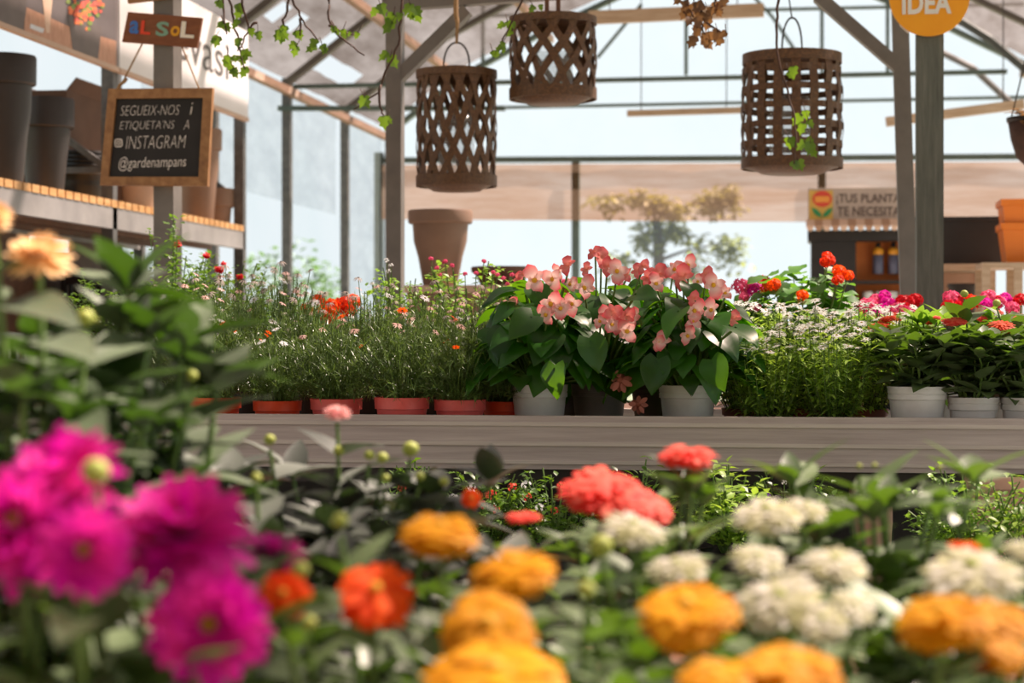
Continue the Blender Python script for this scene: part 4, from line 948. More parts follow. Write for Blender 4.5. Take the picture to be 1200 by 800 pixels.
def mound(label, px, d, seed, flw, R_, H, leaf, ls=0.028, n=700, name='bedding_plant', cat='potted plant', z=ZT, potk='black', group=None, erect=0.0):
    """shrubby plant of many small leaves on branching stems"""
    random.seed(seed); r = thing(name, label, cat, T(px, d, z), group); h = pot(potk, r); lb = MB(); sb = MB()
    nb = 34
    for i in range(nb):
        a = rnd(0, 6.28); el = math.asin(rnd(0.05, 1) ** 0.55); q = R_ * math.cos(el) ** 0.7; tip = V(math.cos(a) * q, math.sin(a) * q, h + H * (math.sin(el) * .8 + .2) * rnd(.8, 1.05 + erect)); base = V(tip.x * .12, tip.y * .12, h)
        mid = base.lerp(tip, .5) + V(0, 0, .02); pt = lambda t: base * (1 - t) ** 2 + mid * 2 * t * (1 - t) + tip * t * t
        sb.tube([pt(k / 4) for k in range(5)], 0.0018, 4, cap=False)
        for k in range(n // nb):
            t = rnd(.2, 1.0); p = pt(t) + V(rnd(-1, 1), rnd(-1, 1), rnd(-.8, .8)) * 0.022; aa = rnd(0, 6.28); e = rnd(-.3, .9)
            lb.leaf(p, V(math.cos(aa) * math.cos(e), math.sin(aa) * math.cos(e), math.sin(e)), V(rnd(-.4, .4), rnd(-.4, .4), 1), ls * rnd(.6, 1.2), ls * .55, 'ovate', 0.2, 0.25, 3)
    for kind, p, rad in flw:
        p = (V(*p) - r.location) if len(p) == 3 and not isinstance(p, tuple) else V(*p)
        sb.tube([V(p.x * .3, p.y * .3, h), V(p.x * .8, p.y * .8, p.z * .75), p], 0.0014, 4, cap=False); bloom(kind, r, p, V(rnd(-.4, .4), -.4, 1), rad)
    lb.build('foliage', leaf, r, smooth=True); sb.build('stems', M['stem'], r, smooth=True); return r
mound('bushy rose with red blooms in front of the grey post', 200, 6.4, 71, [('rose', PB(207, 286, 6.35), .020), ('rose', PB(242, 299, 6.3), .016)], .22, .50, M['lf_small'], .024, 2900, 'rose_bush', erect=.05)
mound('bushy rose with red blooms at the rack end upright', 258, 6.25, 72, [('rose', PB(257, 315, 6.15), .02), ('rose', PB(281, 324, 6.15), .016), ('rose', PB(262, 309, 6.2), .012)], .20, .42, M['lf_small'], .022, 2500, 'rose_bush')
mound('loose green shrub behind the tall leafy dahlia on the left', 140, 6.3, 73, [], .2, .40, M['lf_small'], .024, 2000, 'shrub')
mound('lime-green mound with tiny pink flowers below the taupe pot', 550, 6.0, 74, [('g_pink', PB(x, y, 5.95), .008) for x, y in [(505, 303), (522, 306), (530, 311), (512, 314), (521, 307), (545, 321), (558, 320), (567, 306), (583, 322), (590, 326), (578, 319), (595, 333), (600, 322), (515, 322)]], .24, .38, M['lf_lime'], .024, 2300, 'bedding_plant')
mound('lime-green mound in front of the grey post left of the taupe pot', 470, 6.05, 75, [('tiny_white', PB(x, y, 5.95), .009) for x, y in [(453, 305), (458, 311), (455, 318), (436, 333)]], .17, .35, M['lf_lime'], .022, 1500, 'bedding_plant')
mound('grey-green daisy bush with pale flowers against the clear side wall', 325, 6.2, 76, [('seedhead', PB(x, y, 6.1), .017) for x, y in [(336, 324), (347, 337), (318, 334), (368, 346), (358, 342), (307, 330), (327, 340), (295, 322), (349, 321)]], .18, .30, M['lf_small'], .02, 1700, 'daisy_plant')
mound('dull pink bedding plant in the gap behind the tallest begonia', 690, 6.2, 77, [('g_pink', PB(x, y, 6.1), .010) for x, y in [(660, 330), (730, 335), (745, 330)]], .17, .22, M['lf_small'], .022, 700)

# ---------------------------------------------------------------- lower tier in front of the bench
r = thing('low_shelf', 'low dark display step below the bench front board', 'shelf', (-0.4, 4.4, 0))
b = MB(); b.box((-1.7, -0.5, 0.34), (2.0, 0.55, 0.36)); b.build('deck', M['black_plastic'], r)
for x in (-1.6, 0.1, 1.9):
    for y in (-0.45, 0.5):
        b = MB(); b.box((x - 0.025, y - 0.025, 0), (x + 0.025, y + 0.025, 0.34)); b.build('leg', M['dark_steel'], r)
ZL = 0.36
def low(label, px, d, seed, kinds, leaf, R_=.12, H=.2, n=600, ls=.022, ytop=575):
    random.seed(seed); fl = []
    for k_ in kinds:
        for i in range(k_[1]): fl.append((k_[0], P(px + rnd(-45, 45), ytop + rnd(-10, 25), d - .05), k_[2]))
    return mound(label, px, d, seed, fl, R_, H, leaf, ls, n, z=ZL, group='bedding plants on the low step')
low('low plant with tiny red and white flowers under the board, left of the coral heads', 570, 4.4, 81, [('tiny_red', 5, .012), ('tiny_white', 3, .012)], M['lf_small'])
low('low bedding plant with tiny pink flowers behind the large coral flower head', 650, 4.35, 82, [('tiny_red', 6, .011), ('tiny_white', 2, .012)], M['lf_small'])
low('low leafy plant in the shade right under the small coral flower head', 740, 4.45, 83, [], M['lf_small'])
low('low narrow-leaved plant under the board right of the small coral head', 855, 4.3, 84, [], M['lf_aster'], .13, .19, 700, .03)
low('low plant with violet and white flowers in a black pot under the board', 925, 4.45, 85, [('tiny_violet', 3, .013), ('tiny_white', 6, .007)], M['lf_small'])
low('bright small-leaved plant on the low step at the right edge', 1140, 4.05, 86, [], M['lf_lime'], .15, .22, 900, .022)
low('small-leaved plant in front of the pale terracotta bowl, rightmost', 1195, 4.0, 87, [], M['lf_aster'], .12, .2, 700, .022)
low('shaded bedding plant on the low step left of the buds', 480, 4.45, 88, [('tiny_red', 3, .011)], M['lf_small'])
simple_pot('planter_bowl', 'pale terracotta bowl on the low step at the right edge', 'pot', T(1188, 4.55, ZL), .115, .085, .255, M['terracotta'], .12)
simple_pot('pale_pot', 'pale pink pot standing under the board behind the big green leaves', 'pot', T(1022, 4.6, ZL), .05, .04, .235, M['terracotta'], .15)

# ---------------------------------------------------------------- foreground table and its flowers
ZF = 0.40
r = thing('plant_table', 'low plant table under the blurred flowers nearest the viewer', 'table', (-0.2, 2.2, 0))
b = MB(); b.box((-1.0, -1.2, ZF - 0.03), (1.1, 1.2, ZF)); b.build('tabletop', M['dark_wood'], r)
for x in (-0.9, 1.0):
    for y in (-1.1, 1.1):
        b = MB(); b.box((x - 0.03, y - 0.03, 0), (x + 0.03, y + 0.03, ZF - 0.03)); b.build('leg', M['dark_steel'], r)
def W(px, d): return px * d / F          # pixels to metres at a depth
random.seed(91)
TC = V(0.15, -1, 0.35)
def fl(kind, x, y, d, wpx, face=None, sq=1.0): return (kind, P(x, y, d), W(wpx, d) / 2, face, sq)
Dl, Dk = M['lf_dahlia'], M['lf_dusky']
bouquet('dahlia_plant', 'magenta dahlia with five large blooms at the lower left corner', 'potted plant', T(150, 1.42, ZF), 'black', Dl,
    [fl('magenta', 72, 556, 1.36, 150, V(-.2, -.5, .8)), fl('magenta', 22, 618, 1.32, 165, V(-.1, -.8, .6)), fl('magenta', 98, 645, 1.26, 120, V(.3, -1, .2)), fl('magenta', 212, 622, 1.36, 185, V(.1, -.45, 1)), fl('magenta', 245, 733, 1.30, 148, V(.25, -1, .25)), fl('bud', 112, 552, 1.33, 34)], .085, .045, .06, 9, .13, .36, rs=.004)
bouquet('dahlia_plant', 'fading pink and orange dahlia behind the small orange bloom', 'potted plant', T(318, 1.62, ZF), 'black', Dl,
    [fl('magenta', 322, 648, 1.55, 78, V(.2, -.1, 1)), fl('bud', 352, 668, 1.5, 22)], .08, .04, .06, 7, .11, .3, rs=.0035)
bouquet('dahlia_plant', 'tall leafy dahlia with a peach bloom at the left edge', 'potted plant', T(40, 1.85, ZF), 'black', M['lf_tall'],
    [fl('peach', 46, 300, 1.78, 84, V(.1, -.4, 1)), fl('peach', -8, 252, 1.75, 50, V(.3, -.4, .8)), fl('bud', 100, 372, 1.8, 22)], .12, .062, .065, 13, .15, .60, rs=.004, tilt=0.1)
bouquet('dahlia_plant', 'tall leafy dahlia without blooms in front of the rose bushes', 'potted plant', T(150, 2.05, ZF), 'black', M['lf_tall'],
    [fl('bud', 112, 380, 2.0, 16), fl('bud', 225, 440, 2.0, 14)], .125, .06, .07, 9, .10, .55, rs=.004, tilt=0.25)
bouquet('dahlia_plant', 'leafy dahlia filling the gap below the two tall leafy dahlias', 'potted plant', T(95, 2.35, ZF), 'black', M['lf_tall'], [], .115, .06, .06, 13, .15, .46, rs=.004)
bouquet('zinnia_plant', 'zinnia with two orange blooms beside the magenta dahlia', 'potted plant', T(415, 1.52, ZF), 'black', Zl,
    [fl('orange', 440, 698, 1.45, 100, V(.2, -.7, .8)), fl('orange', 333, 697, 1.42, 66, V(.1, -1, .5)), fl('bud', 398, 610, 1.6, 20), fl('bud', 362, 730, 1.45, 20)], .07, .034, .05, 8, .12, .27, rs=.0035)
GY = 'golden zinnias in the foreground'
bouquet('zinnia_plant', 'golden zinnia left of centre with four puffy yellow blooms', 'potted plant', T(555, 1.40, ZF), 'black', Zl,
    [fl('yellow', 516, 628, 1.48, 104, V(.1, -.25, 1), 1.0), fl('yellow', 603, 674, 1.40, 118, V(-.1, -.2, 1)), fl('yellow', 571, 738, 1.33, 122, V(.15, -.75, .75)), fl('yellow', 580, 800, 1.26, 190, V(0, -.3, 1), .8)], .065, .032, .05, 7, .12, .24, GY, rs=.0035)
bouquet('zinnia_plant', 'golden zinnia right of centre with three puffy yellow blooms', 'potted plant', T(835, 1.38, ZF), 'black', Zl,
    [fl('yellow', 806, 724, 1.34, 134, V(-.05, -.45, 1), 1.05), fl('yellow', 925, 797, 1.27, 150, V(.1, -.35, 1)), fl('yellow', 838, 800, 1.25, 100, V(0, -.3, 1))], .065, .032, .05, 7, .12, .24, GY, rs=.0035)
bouquet('zinnia_plant', 'golden zinnia at the right edge with broad yellow blooms', 'potted plant', T(1130, 1.40, ZF), 'black', Zl,
    [fl('yellow', 1105, 730, 1.34, 128, V(-.1, -.3, 1), 1.0), fl('yellow', 1168, 730, 1.37, 100, V(.2, -.3, 1)), fl('yellow', 1178, 768, 1.33, 62, V(.2, -.5, .7)), fl('rust', 1158, 772, 1.36, 60)], .07, .034, .05, 7, .12, .24, GY, rs=.0035)
GW = 'cream zinnias in the foreground'
bouquet('zinnia_plant', 'cream zinnia with two domed blooms just below the coral heads', 'potted plant', T(755, 1.78, ZF), 'black', Zl,
    [fl('white', 740, 622, 1.76, 88, V(.2, -.3, 1)), fl('white', 795, 668, 1.66, 84, V(-.1, -.3, 1)), fl('bud', 704, 640, 1.7, 30), fl('bud', 686, 690, 1.55, 20)], .075, .036, .05, 8, .12, .3, GW, rs=.0035)
bouquet('zinnia_plant', 'cream zinnia with blooms under the bright green leaf sprig', 'potted plant', T(900, 1.88, ZF), 'black', Zl,
    [fl('white', 898, 606, 1.82, 98, V(0, -.3, 1)), fl('white', 888, 658, 1.74, 76, V(.1, -.4, 1)), fl('white', 945, 598, 1.86, 60, V(.2, -.3, 1))], .075, .036, .05, 8, .12, .3, GW, rs=.0035)
bouquet('zinnia_plant', 'cream zinnia with a cluster of blooms right of the middle yellow bloom', 'potted plant', T(965, 1.60, ZF), 'black', Zl,
    [fl('white', 915, 708, 1.52, 118, V(-.1, -.5, .9)), fl('white', 978, 664, 1.6, 92, V(.1, -.3, 1)), fl('white', 1000, 712, 1.56, 66, V(.3, -.5, .8)), fl('white', 962, 730, 1.5, 74, V(.1, -.6, .8)), fl('white', 938, 674, 1.6, 50)], .075, .036, .05, 8, .12, .27, GW, rs=.0035)
bouquet('zinnia_plant', 'cream zinnia with one broad bloom above the right yellow blooms', 'potted plant', T(1140, 1.70, ZF), 'black', Zl,
    [fl('white', 1138, 676, 1.6, 138, V(0, -.35, 1)), fl('white', 1200, 646, 1.65, 56, V(.1, -.3, 1)), fl('orange', 1130, 640, 1.75, 44, V(0, 0, 1), .6)], .075, .036, .05, 8, .12, .29, GW, rs=.0035)
bouquet('zinnia_plant', 'coral zinnia with flat coral heads just below the bench board', 'potted plant', T(735, 2.2, ZF), 'black', Zl,
    [fl('coral', 705, 578, 2.1, 118, V(.1, -.35, 1), 1.05), fl('coral', 758, 596, 2.05, 74, V(.3, -.4, .8)), fl('coral', 805, 536, 2.2, 80, V(.02, -.1, 1), 1.0), fl('coral', 613, 606, 2.15, 48, V(0, -.15, 1), .6)], .085, .034, .055, 8, .13, .36, rs=.0035)
bouquet('dahlia_plant', 'dusky-leaved dahlia with one pale pink bloom in front of the board', 'potted plant', T(395, 2.5, ZF), 'black', Dk,
    [fl('pinkdome', 395, 484, 2.42, 40, V(.1, -.2, 1)), fl('bud', 481, 526, 2.4, 20), fl('bud', 397, 528, 2.4, 14), fl('bud', 433, 533, 2.38, 13), fl('bud', 448, 536, 2.36, 14), fl('bud', 492, 558, 2.3, 12), fl('bud', 452, 560, 2.3, 10), fl('bud', 520, 564, 2.3, 12), fl('bud', 316, 515, 2.45, 14), fl('orange', 552, 584, 2.25, 26, V(.3, -.8, .3))], .11, .06, .06, 13, .2, .37, rs=.003, tilt=.15)
bouquet('dahlia_plant', 'dusky-leaved dahlia without open blooms behind the magenta and orange flowers', 'potted plant', T(330, 2.1, ZF), 'black', Dk, [fl('bud', 300, 560, 2.0, 14)], .11, .06, .06, 11, .16, .33, rs=.003, tilt=.1)
bouquet('dahlia_plant', 'dark leafy dahlia between the pink bloom and the yellow blooms', 'potted plant', T(470, 2.0, ZF), 'black', Dk, [fl('bud', 500, 612, 1.95, 12)], .09, .045, .055, 10, .14, .29, rs=.003, tilt=.15)
bouquet('zinnia_plant', 'bright green leafy zinnia without blooms left of the right edge', 'potted plant', T(1030, 2.2, ZF), 'black', M['lf_zinnia'],
    [fl('bud', 1025, 545, 2.3, 7), fl('bud', 1007, 546, 2.3, 7), fl('bud', 1101, 547, 2.3, 7)], .11, .042, .06, 9, .12, .37, rs=.0035)
bouquet('zinnia_plant', 'leafy zinnia without blooms filling the right edge behind the cream blooms', 'potted plant', T(1150, 2.1, ZF), 'black', Zl, [], .09, .04, .055, 9, .13, .29, rs=.0035)
bouquet('zinnia_plant', 'leafy zinnia between the left and middle golden blooms', 'potted plant', T(690, 1.52, ZF), 'black', Zl, [fl('bud', 688, 690, 1.45, 20)], .075, .036, .05, 9, .12, .27, rs=.0035)
bouquet('zinnia_plant', 'leafy zinnia behind the left golden blooms', 'potted plant', T(600, 1.95, ZF), 'black', Zl, [], .08, .036, .05, 9, .13, .29, rs=.0035)
bouquet('zinnia_plant', 'leafy zinnia between the cream cluster and the right golden blooms', 'potted plant', T(1045, 1.72, ZF), 'black', Dl, [], .08, .036, .05, 9, .12, .25, rs=.0035)
bouquet('dahlia_plant', 'leafy dahlia behind the orange zinnia', 'potted plant', T(420, 1.80, ZF), 'black', Dl, [], .09, .042, .055, 9, .12, .25, rs=.0035)

# ---------------------------------------------------------------- counter, taupe pot, bowl
r = thing('display_counter', 'pale counter carrying the taupe pot behind the lime-green mounds', 'counter', PY(560, 395, 9.5)); r.location.z = 0
b = MB(); b.box((-0.30, -0.25, 0.06), (0.30, 0.25, 1.14)); b.build('body', M['taupe'], r)
b = MB(); b.box((-0.32, -0.28, 1.14), (0.32, 0.28, 1.175)); b.build('worktop', M['beige_pot'], r)
b = MB(); b.box((-0.27, -0.22, 0), (0.27, 0.22, 0.06)); b.build('plinth', M['dark_steel'], r)
q = PY(516, 320, 9.42); simple_pot('big_pot', 'big taupe plastic pot on the counter beside the grey post', 'pot', (q.x, q.y, 1.175), .148, .082, .361, M['taupe'], .17)
q = PY(588, 320, 9.45); simple_pot('planter_bowl', 'low brown planter bowl on the counter behind the begonias', 'pot', (q.x, q.y, 1.175), .14, .1, .09, M['cardboard'], .3)

# ---------------------------------------------------------------- product stand at the back right
YK2 = 13.2
def KP(px, py, dy=0.0): return PY(px, py, YK2 + dy)
r = thing('product_stand', 'dark product stand with a striped awning and printed header board', 'display stand', KP(1010, 395)); r.location.z = 0
kx = r.location
x0, x1 = KP(950, 395).x, KP(1076, 395).x
b = MB(); b.box((x0 - kx.x, 0, 0), (KP(1003, 395).x - kx.x, 0.4, 1.60)); b.build('side_cabinet', M['black_plastic'], r)
b = MB(); b.box((x1 - 0.03 - kx.x, 0, 0), (x1 - kx.x, 0.4, 1.60)); b.build('side_panel', M['black_plastic'], r)
b = MB(); b.box((KP(1003, 395).x - kx.x, 0.2, 0.3), (x1 - 0.03 - kx.x, 0.22, 1.60)); b.build('back_panel', solid('stand_back', 'd07028', 'dc7c34', 0.6), r)
b = MB(); b.box((x0 - 0.02 - kx.x, -0.02, 1.56), (x1 + 0.02 - kx.x, 0.4, 1.63)); b.build('top_panel', M['black_plastic'], r)
for z in (1.30, 0.95, 0.5):
    b = MB(); b.box((KP(1003, 395).x - kx.x, 0.0, z - 0.02), (x1 - 0.03 - kx.x, 0.2, z)); b.build('shelf', M['black_plastic'], r)
hz0, hz1 = KP(950, 258).z, KP(950, 221).z
b = MB(); b.box((KP(947, 395).x - kx.x, -0.02, hz0), (x1 + 0.03 - kx.x, 0.01, hz1)); b.build('header_board', solid('header_grey', 'a8978c', 'b5a498', 0.6), r)
def logo(pts, mat, nm, off):
    b = MB(); b.prism([KP(x, y, off) - kx for x, y in pts], (0, 0.002, 0)); b.build(nm, mat, r)
logo([(948, 223), (976, 223), (976, 257), (948, 257)], solid('emblem_yellow', 'c8a04a', 'd0a850', 0.6), 'emblem_ground', -0.023)
logo([(963.5 + 11.5 * math.cos(i * PI / 10), 233 + 9.5 * math.sin(i * PI / 10)) for i in range(20)], solid('emblem_red', 'cc4030', 'd44834', 0.6), 'emblem_rose', -0.026)
logo([(955, 230), (972, 230), (972, 237), (955, 237)], solid('emblem_gold', 'e0903a', 'e89a44', 0.6), 'emblem_band', -0.029)
logo([(951, 243), (957, 245), (962, 250), (963, 255), (957, 253), (953, 249)], solid('emblem_green', '2c8850', '349058', 0.6), 'emblem_leaf', -0.026)
logo([(976, 243), (970, 245), (965, 250), (964, 255), (970, 253), (974, 249)], solid('emblem_green', '2c8850', '349058', 0.6), 'emblem_leaf', -0.026)
tm = solid('header_letter', '584a44', '62544c', 0.7)
text_part('¡TUS PLANTAS', 'lettering', tm, r, quadmap(KP(980, 227, -.023), KP(1061, 227, -.023), KP(1061, 240, -.023), KP(980, 240, -.023)), thick=0.02)
text_part('TE NECESITAN', 'lettering', tm, r, quadmap(KP(981, 242, -.023), KP(1064, 242, -.023), KP(1064, 253, -.023), KP(981, 253, -.023)), thick=0.02)
aw = [solid('awning_cream', 'dcb89c', 'e4c2a8', 0.7), solid('awning_tan', 'b48a6c', 'be9678', 0.7)]
b = MB(); n = 14
for i in range(n):
    xa = x0 - 0.03 + (x1 - x0 + 0.06) * i / n - kx.x; xb = x0 - 0.03 + (x1 - x0 + 0.06) * (i + 1) / n - kx.x
    za, zm = hz0 + 0.005, hz0 - 0.045
    b.add([V(xa, -0.02, za), V(xb, -0.02, za), V(xb, -0.14, zm), V(xa, -0.14, zm)], [(0, 1, 2, 3)], i % 2)
    pts = [V(xa, -0.14, zm)] + [V(xa + (xb - xa) * k / 6, -0.142, zm - 0.035 * math.sin(PI * k / 6) ** .5) for k in range(1, 6)] + [V(xb, -0.14, zm)]
    b.prism(pts, (0, 0.003, 0), i % 2)
b.build('awning', aw, r)
def bottle(label, px, ybase, wpx, hpx, body, band, cap, group):
    q = KP(px, ybase, 0.12); r = thing('bottle', label, 'bottle', q, group); s = 13.3 / F; R_ = wpx / 2 * s; h = hpx * s
    b = MB(); b.lathe([(R_ * .95, 0), (R_, 0.005), (R_, h * .62)], 16); b.build('body', body, r, smooth=True)
    b = MB(); b.lathe([(R_ * 1.01, h * .62), (R_ * 1.01, h * .76), (R_ * .7, h * .84), (R_ * .5, h * .86)], 16); b.build('shoulder', band, r, smooth=True)
    b = MB(); b.lathe([(R_ * .42, h * .86), (R_ * .45, h * .88), (R_ * .42, h), (R_ * .2, h * 1.01)], 12); b.build('cap', cap, r, smooth=True)
bl = solid('slate_blue_plastic', '66687c', '70728a', 0.4); yl = solid('bottle_yellow', 'dc9420', 'e6a02c', 0.5)
bottle('slate blue bottle with yellow shoulder on the stand, left of the pair', 1029, 321, 12, 36, bl, yl, M['black_plastic'], 'bottles on the upper shelf of the stand')
bottle('slate blue bottle with yellow shoulder on the stand, right beside the grey post', 1047, 321, 12, 36, bl, yl, M['black_plastic'], 'bottles on the upper shelf of the stand')
gb = solid('green_bottle', '2c4a34', '365640', 0.4)
for px, lb in ((1017, 'green bottle with white cap, left one on the lower shelf of the stand'), (1032, 'green bottle with white cap, middle one on the lower shelf of the stand'), (1046, 'green bottle with white cap, right one on the lower shelf of the stand')):
    q = KP(px, 395, .1); s = 13.3 / F; r = thing('bottle', lb, 'bottle', V(q.x, q.y, 0.95), 'bottles on the lower shelf of the stand')
    b = MB(); b.lathe([(.036, 0), (.038, .01), (.038, .2), (.03, .235)], 16); b.build('body', gb, r, smooth=True)
    b = MB(); b.lathe([(.031, .235), (.033, .24), (.033, .275), (.03, .28)], 16); b.build('cap', M['white'], r, smooth=True)

# --- timber stand with planters at the right edge
YT = 10.6
r = thing('timber_stand', 'rough timber stand under the dark trough right of the wooden post', 'stand', PY(1150, 395, YT)); r.location.z = 0
xa, xb = PY(1070, 395, YT).x - r.location.x, PY(1164, 395, YT).x - r.location.x
b = MB(); b.box((xa, -.2, 1.27), (xb, .2, 1.305)); b.build('top_board', M['pine'], r)
b = MB(); b.box((xa, -.2, .98), (xb, .2, 1.005)); b.build('lower_board', M['pine'], r)
for x in (xa + .03, xb - .03):
    for y in (-.17, .17):
        b = MB(); b.box((x - .025, y - .025, 0), (x + .025, y + .025, 1.27)); b.build('leg', M['pine'], r)
b = MB(); b.box((xa, .19, .5), (xb, .2, 1.27)); b.build('back_panel', M['terracotta'], r)
q = PY(1126, 395, YT)
r = thing('planter_trough', 'black rectangular trough on the timber stand', 'planter', V(q.x, YT, 1.305))
b = MB(); b.box((-.24, -.12, 0), (.20, .12, .225)); b.build('body', M['black_plastic'], r)
b = MB(); b.box((-.25, -.13, .225), (.21, .13, .245)); b.build('rim', M['black_plastic'], r)
q = PY(1131, 395, YT); simple_pot('nursery_pot', 'dark grey pot on the lower board of the timber stand', 'pot', (q.x, YT - .02, 1.005), .088, .068, .2, M['charcoal'], .1)
YO = 9.9
r = thing('slatted_crate_stand', 'slatted wooden crate stand under the orange pots', 'stand', PY(1196, 395, YO)); r.location.z = 0
for z, nm in ((1.285, 'top_board'), (.93, 'lower_board')):
    b = MB(); b.box((-.2, -.2, z - .025), (.25, .2, z)); b.build(nm, M['pine'], r)
for x in (-.18, -.03, .1, .23):
    b = MB(); b.box((x - .02, -.2, 0), (x + .02, -.18, 1.26)); b.build('slat', M['pine'], r)
    b = MB(); b.box((x - .02, .18, 0), (x + .02, .2, 1.26)); b.build('slat', M['pine'], r)
def square_pot(label, loc, a, bb, h):
    r = thing('square_pot', label, 'pot', loc, 'orange square pots')
    b = MB(); b.lathe([(bb, 0), (a * .97, h * .86), (a * .97, h * .9), (a * .9, h * .9), (bb * .9, .02)], 4); b.build('body', M['orange_plastic'], r)
    b = MB(); b.lathe([(a, h * .84), (a * 1.03, h * .85), (a * 1.04, h), (a * .95, h), (a * .95, h * .86)], 4, closed=True); b.build('rim', M['orange_plastic'], r)
    r.rotation_euler.z = PI / 4
q = PY(1206, 395, YO)
square_pot('lower orange square pot on the slatted stand at the right edge', V(q.x, YO, 1.285), .20, .165, .19)
square_pot('upper orange square pot nested in the lower one at the right edge', V(q.x, YO, 1.40), .20, .165, .19)

# ---------------------------------------------------------------- ivy
def ivy_leaf(b, p, d, nn, s_):
    d = d.normalized(); sd = d.cross(nn).normalized(); n2 = sd.cross(d)
    prof = [(0, 0), (.28, -.12), (.5, .12), (.30, .38), (.42, .62), (.16, .72), (0, 1.05)]
    L_ = [p + d * (y * s_) + sd * (x * s_) + n2 * (.12 * s_ * abs(x) - .15 * s_ * y * y) for x, y in prof]
    R_ = [p + d * (y * s_) - sd * (x * s_) + n2 * (.12 * s_ * abs(x) - .15 * s_ * y * y) for x, y in prof]
    C = [p + d * (y * s_) - n2 * (.15 * s_ * y * y) for _, y in prof]
    b.add(L_ + C, [(i, i + 1, i + 8, i + 7) for i in range(6)]); b.add(C + R_, [(i, i + 1, i + 8, i + 7) for i in range(6)])
def ivy(label, d, stems, leaves, mat, size=22, name='ivy_vine'):
    r = thing(name, label, 'vine', P(stems[0][0][0], -120, d), 'vines trailing from the roof'); sb = MB(); lb = MB()
    for st in stems:
        pts = [P(x, y, d + rnd(-.03, .03)) - r.location for x, y in st]; fine = []
        for i in range(len(pts) - 1):
            for k in range(4): fine.append(pts[i].lerp(pts[i + 1], k / 4) + V(rnd(-.004, .004), rnd(-.01, .01), 0))
        fine.append(pts[-1]); sb.tube(fine, [0.0055 - 0.003 * i / len(fine) for i in range(len(fine))], 5)
    for x, y in leaves:
        for k in range(2):
            p = P(x + rnd(-5, 5), y + rnd(-5, 5), d + rnd(-.06, .06)) - r.location
            ivy_leaf(lb, p, V(rnd(-.7, .7), rnd(-.4, .2), -rnd(.3, 1)), V(rnd(-.4, .4), -1, rnd(.1, .7)), W(size, d) * rnd(.5, .9))
            if k == 0: sb.tube([p, p + V(rnd(-.02, .02), 0, .03)], .0015, 4)
    sb.build('stem', M['vine_stem'], r, smooth=True); lb.build('leaves', mat, r, smooth=False)
random.seed(101)
DI = 6.9
ivy('leafy ivy strand hanging over the white banner', DI, [[(268, -120), (270, 0), (275, 30), (280, 50), (287, 85)], [(282, -120), (284, 5), (292, 38), (278, 60)], [(300, 26), (290, 34)], [(262, -60), (262, 10), (266, 40)]],
    [(252, 4), (260, 24), (253, 44), (276, 50), (284, 60), (298, 38), (270, 70), (288, 84), (262, 30), (277, 8), (282, 28), (268, 64), (284, 66), (275, 78)], M['lf_ivy'], 15)
ivy('forked ivy strand with a few leaves left of the rafter', DI, [[(340, -120), (343, 0), (355, 25), (372, 47)], [(341, -10), (333, 20), (331, 35)], [(352, 22), (352, 42)]], [(330, 33), (335, 36), (350, 50), (382, 55), (345, 40), (372, 50), (328, 38)], M['lf_ivy'], 15)
ivy('thin twig ivy strand crossing the rafter beside the grey post', DI, [[(383, -120), (384, 0), (387, 30), (400, 45), (427, 65)], [(387, 30), (402, 38), (415, 41)]], [(392, 33), (405, 38), (415, 42), (398, 38)], M['lf_ivy'], 10)
ivy('long curving ivy stem sweeping past the grey post', DI, [[(472, -120), (471, 0), (468, 45), (457, 75), (443, 108), (415, 128)], [(446, 100), (445, 125), (450, 135)]], [(485, 6), (483, 12), (464, 18), (463, 26), (457, 66), (425, 117), (428, 112), (450, 135), (443, 6)], M['lf_ivy'], 18)
ivy('small ivy sprig with fresh leaves beside the highest lantern', DI, [[(615, -120), (612, 0), (600, 25), (588, 50)]], [(597, 25), (594, 32), (586, 48), (590, 52), (578, 57), (630, 4)], M['lf_ivy'], 14)
ivy('dry brown ivy clump hanging at the top right of centre', DI, [[(822, -120), (820, 0), (822, 25), (826, 45)], [(805, -60), (806, 5), (812, 20)], [(838, -60), (838, 0), (836, 15)], [(820, 20), (850, 42)]], [(800, 2), (808, 10), (816, 6), (826, 8), (836, 6), (842, 10), (812, 20), (822, 20), (832, 18), (818, 30), (828, 38), (812, 42), (826, 48), (838, 40), (850, 42), (846, 2), (822, 44), (805, 16)], M['lf_dry'], 17)
ivy('sparse ivy strand dangling in front of the square-weave lantern', DI, [[(913, -120), (912, 0), (909, 40), (914, 80), (930, 130), (934, 165), (930, 195)]], [(926, 84), (944, 142), (947, 165), (946, 170), (929, 158), (932, 188), (942, 135)], M['lf_ivy'], 17)

r = thing('hanging_basket', 'dark wire hanging basket cut off by the right edge near the rafters', 'basket', P(1212, 196, 8.6))
b = MB(); b.lathe([(.03, 0), (.075, .04), (.10, .12), (.112, .2), (.105, .2), (.09, .12), (.065, .05), (.02, .015)], 20); b.build('bowl', M['vine_stem'], r, smooth=True)
b = MB(); b.lathe([(.112, .195), (.118, .2), (.118, .215), (.108, .215)], 24, closed=True); b.build('rim', M['wire'], r)
for k in range(3):
    a = k * 2.094 + .5; b = MB(); b.tube([V(math.cos(a) * .11, math.sin(a) * .11, .21), V(0, 0, .62), V(0, 0, 1.5)], .0035, 5); b.build('hanger', M['wire'], r)
random.seed(131); b = MB()
for k in range(60):
    a = rnd(0, 6.28); q = rnd(.02, .11); ivy_leaf(b, V(math.cos(a) * q, math.sin(a) * q, rnd(.18, .25)), V(math.cos(a), math.sin(a), rnd(-.6, .4)), V(0, 0, 1), .04)
b.build('foliage', M['lf_dry'], r)

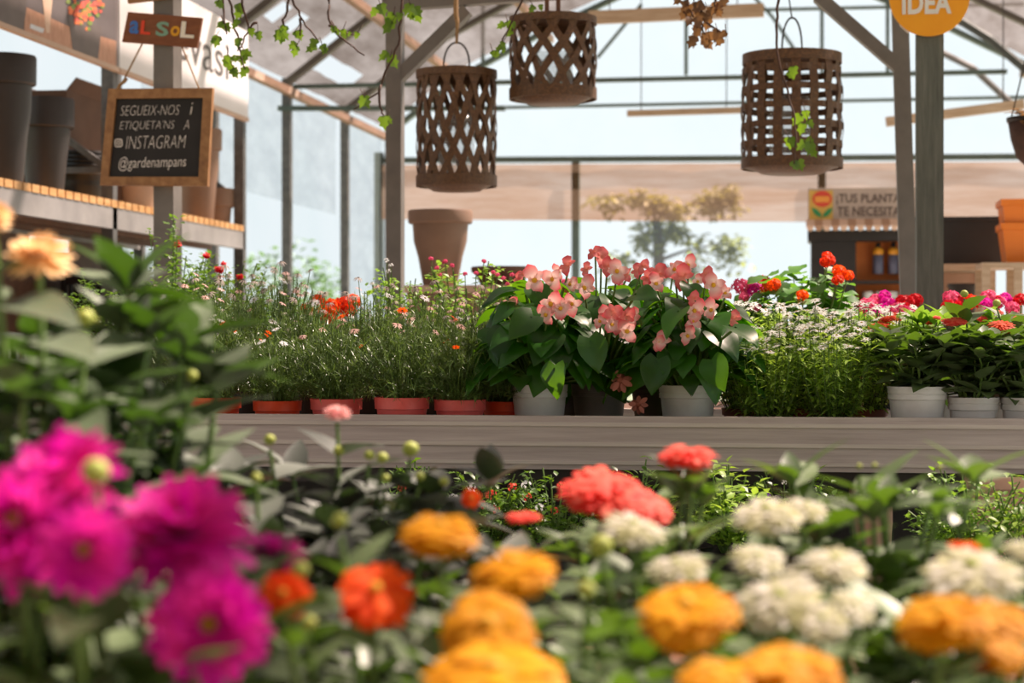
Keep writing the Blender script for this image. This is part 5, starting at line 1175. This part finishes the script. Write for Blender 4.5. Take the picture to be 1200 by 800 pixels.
# ---------------------------------------------------------------- outside: tree and hedge bushes
def tree(name, label, cat, base, blobs, mat, n, ls, trunk, group=None):
    r = thing(name, label, cat, base, group); lb = MB(); sb = MB()
    for c, rad, kk in blobs:
        c = V(*c) - r.location
        for i in range(int(n * kk)):
            while True:
                q = V(rnd(-1, 1), rnd(-1, 1), rnd(-1, 1))
                if q.length < 1: break
            p = c + V(q.x * rad[0], q.y * rad[1], q.z * rad[2]); a = rnd(0, 6.28); d = V(math.cos(a), math.sin(a), rnd(-.8, .4))
            lb.leaf(p, d, V(rnd(-.6, .6), rnd(-.6, .6), 1), ls * rnd(.6, 1.3), ls * .6, 'ovate', .2, .2, 2)
        if trunk and rnd(0, 1) < .35: sb.tube([V(0, 0, trunk * .8), V(c.x * .4, c.y * .5, c.z * .95), c], [.03, .018, .008], 5)
    if trunk: sb.tube([V(0, 0, 0), V(.05, 0, trunk * .5), V(0, 0, trunk)], [.14, .1, .06], 8)
    else: sb.tube([V(0, 0, 0), V(0, 0, .8)], .04, 6)
    lb.build('crown' if trunk else 'foliage', mat, r, smooth=True); sb.build('trunk' if trunk else 'stem', M['bark'], r, smooth=True)
random.seed(111)
bs = P(770, 395, 26); bs.z = 0
tree('leafy_tree', 'leafy tree outside beyond the far wall, seen over the begonias', 'tree', bs,
[(P(rnd(700, 868), 228 + 95 * rnd(0, 1) ** 1.5, 26), (rnd(.12, .32), .3, rnd(.08, .2)), .28) for i in range(34)], M['lf_tree'], 190, .13, 2.4)
for px, yy, d, lb in [(305, 300, 27, 'green bush outside the clear side wall left of the nearer side post'), (345, 285, 29, 'green bush outside between the two side posts'), (372, 308, 31, 'green bush outside just left of the second side post'), (60, 330, 24, 'bright bush outside seen under the rack shelf on the left'), (255, 350, 25, 'bright bush outside seen through the crates under the rack'), (690, 335, 27, 'bright bush outside below the tree')]:
    bs = P(px, 395, d); bs.z = 0; top = P(px, yy, d)
    tree('bush', lb, 'bush', bs, [(V(bs.x, bs.y, top.z * .55), (.55, .55, top.z * .5), 3.0), (V(bs.x + .5, bs.y, top.z * .4), (.5, .5, top.z * .4), 2.0)], M['lf_bush'], 170, .13, 0, 'bushes outside the greenhouse')
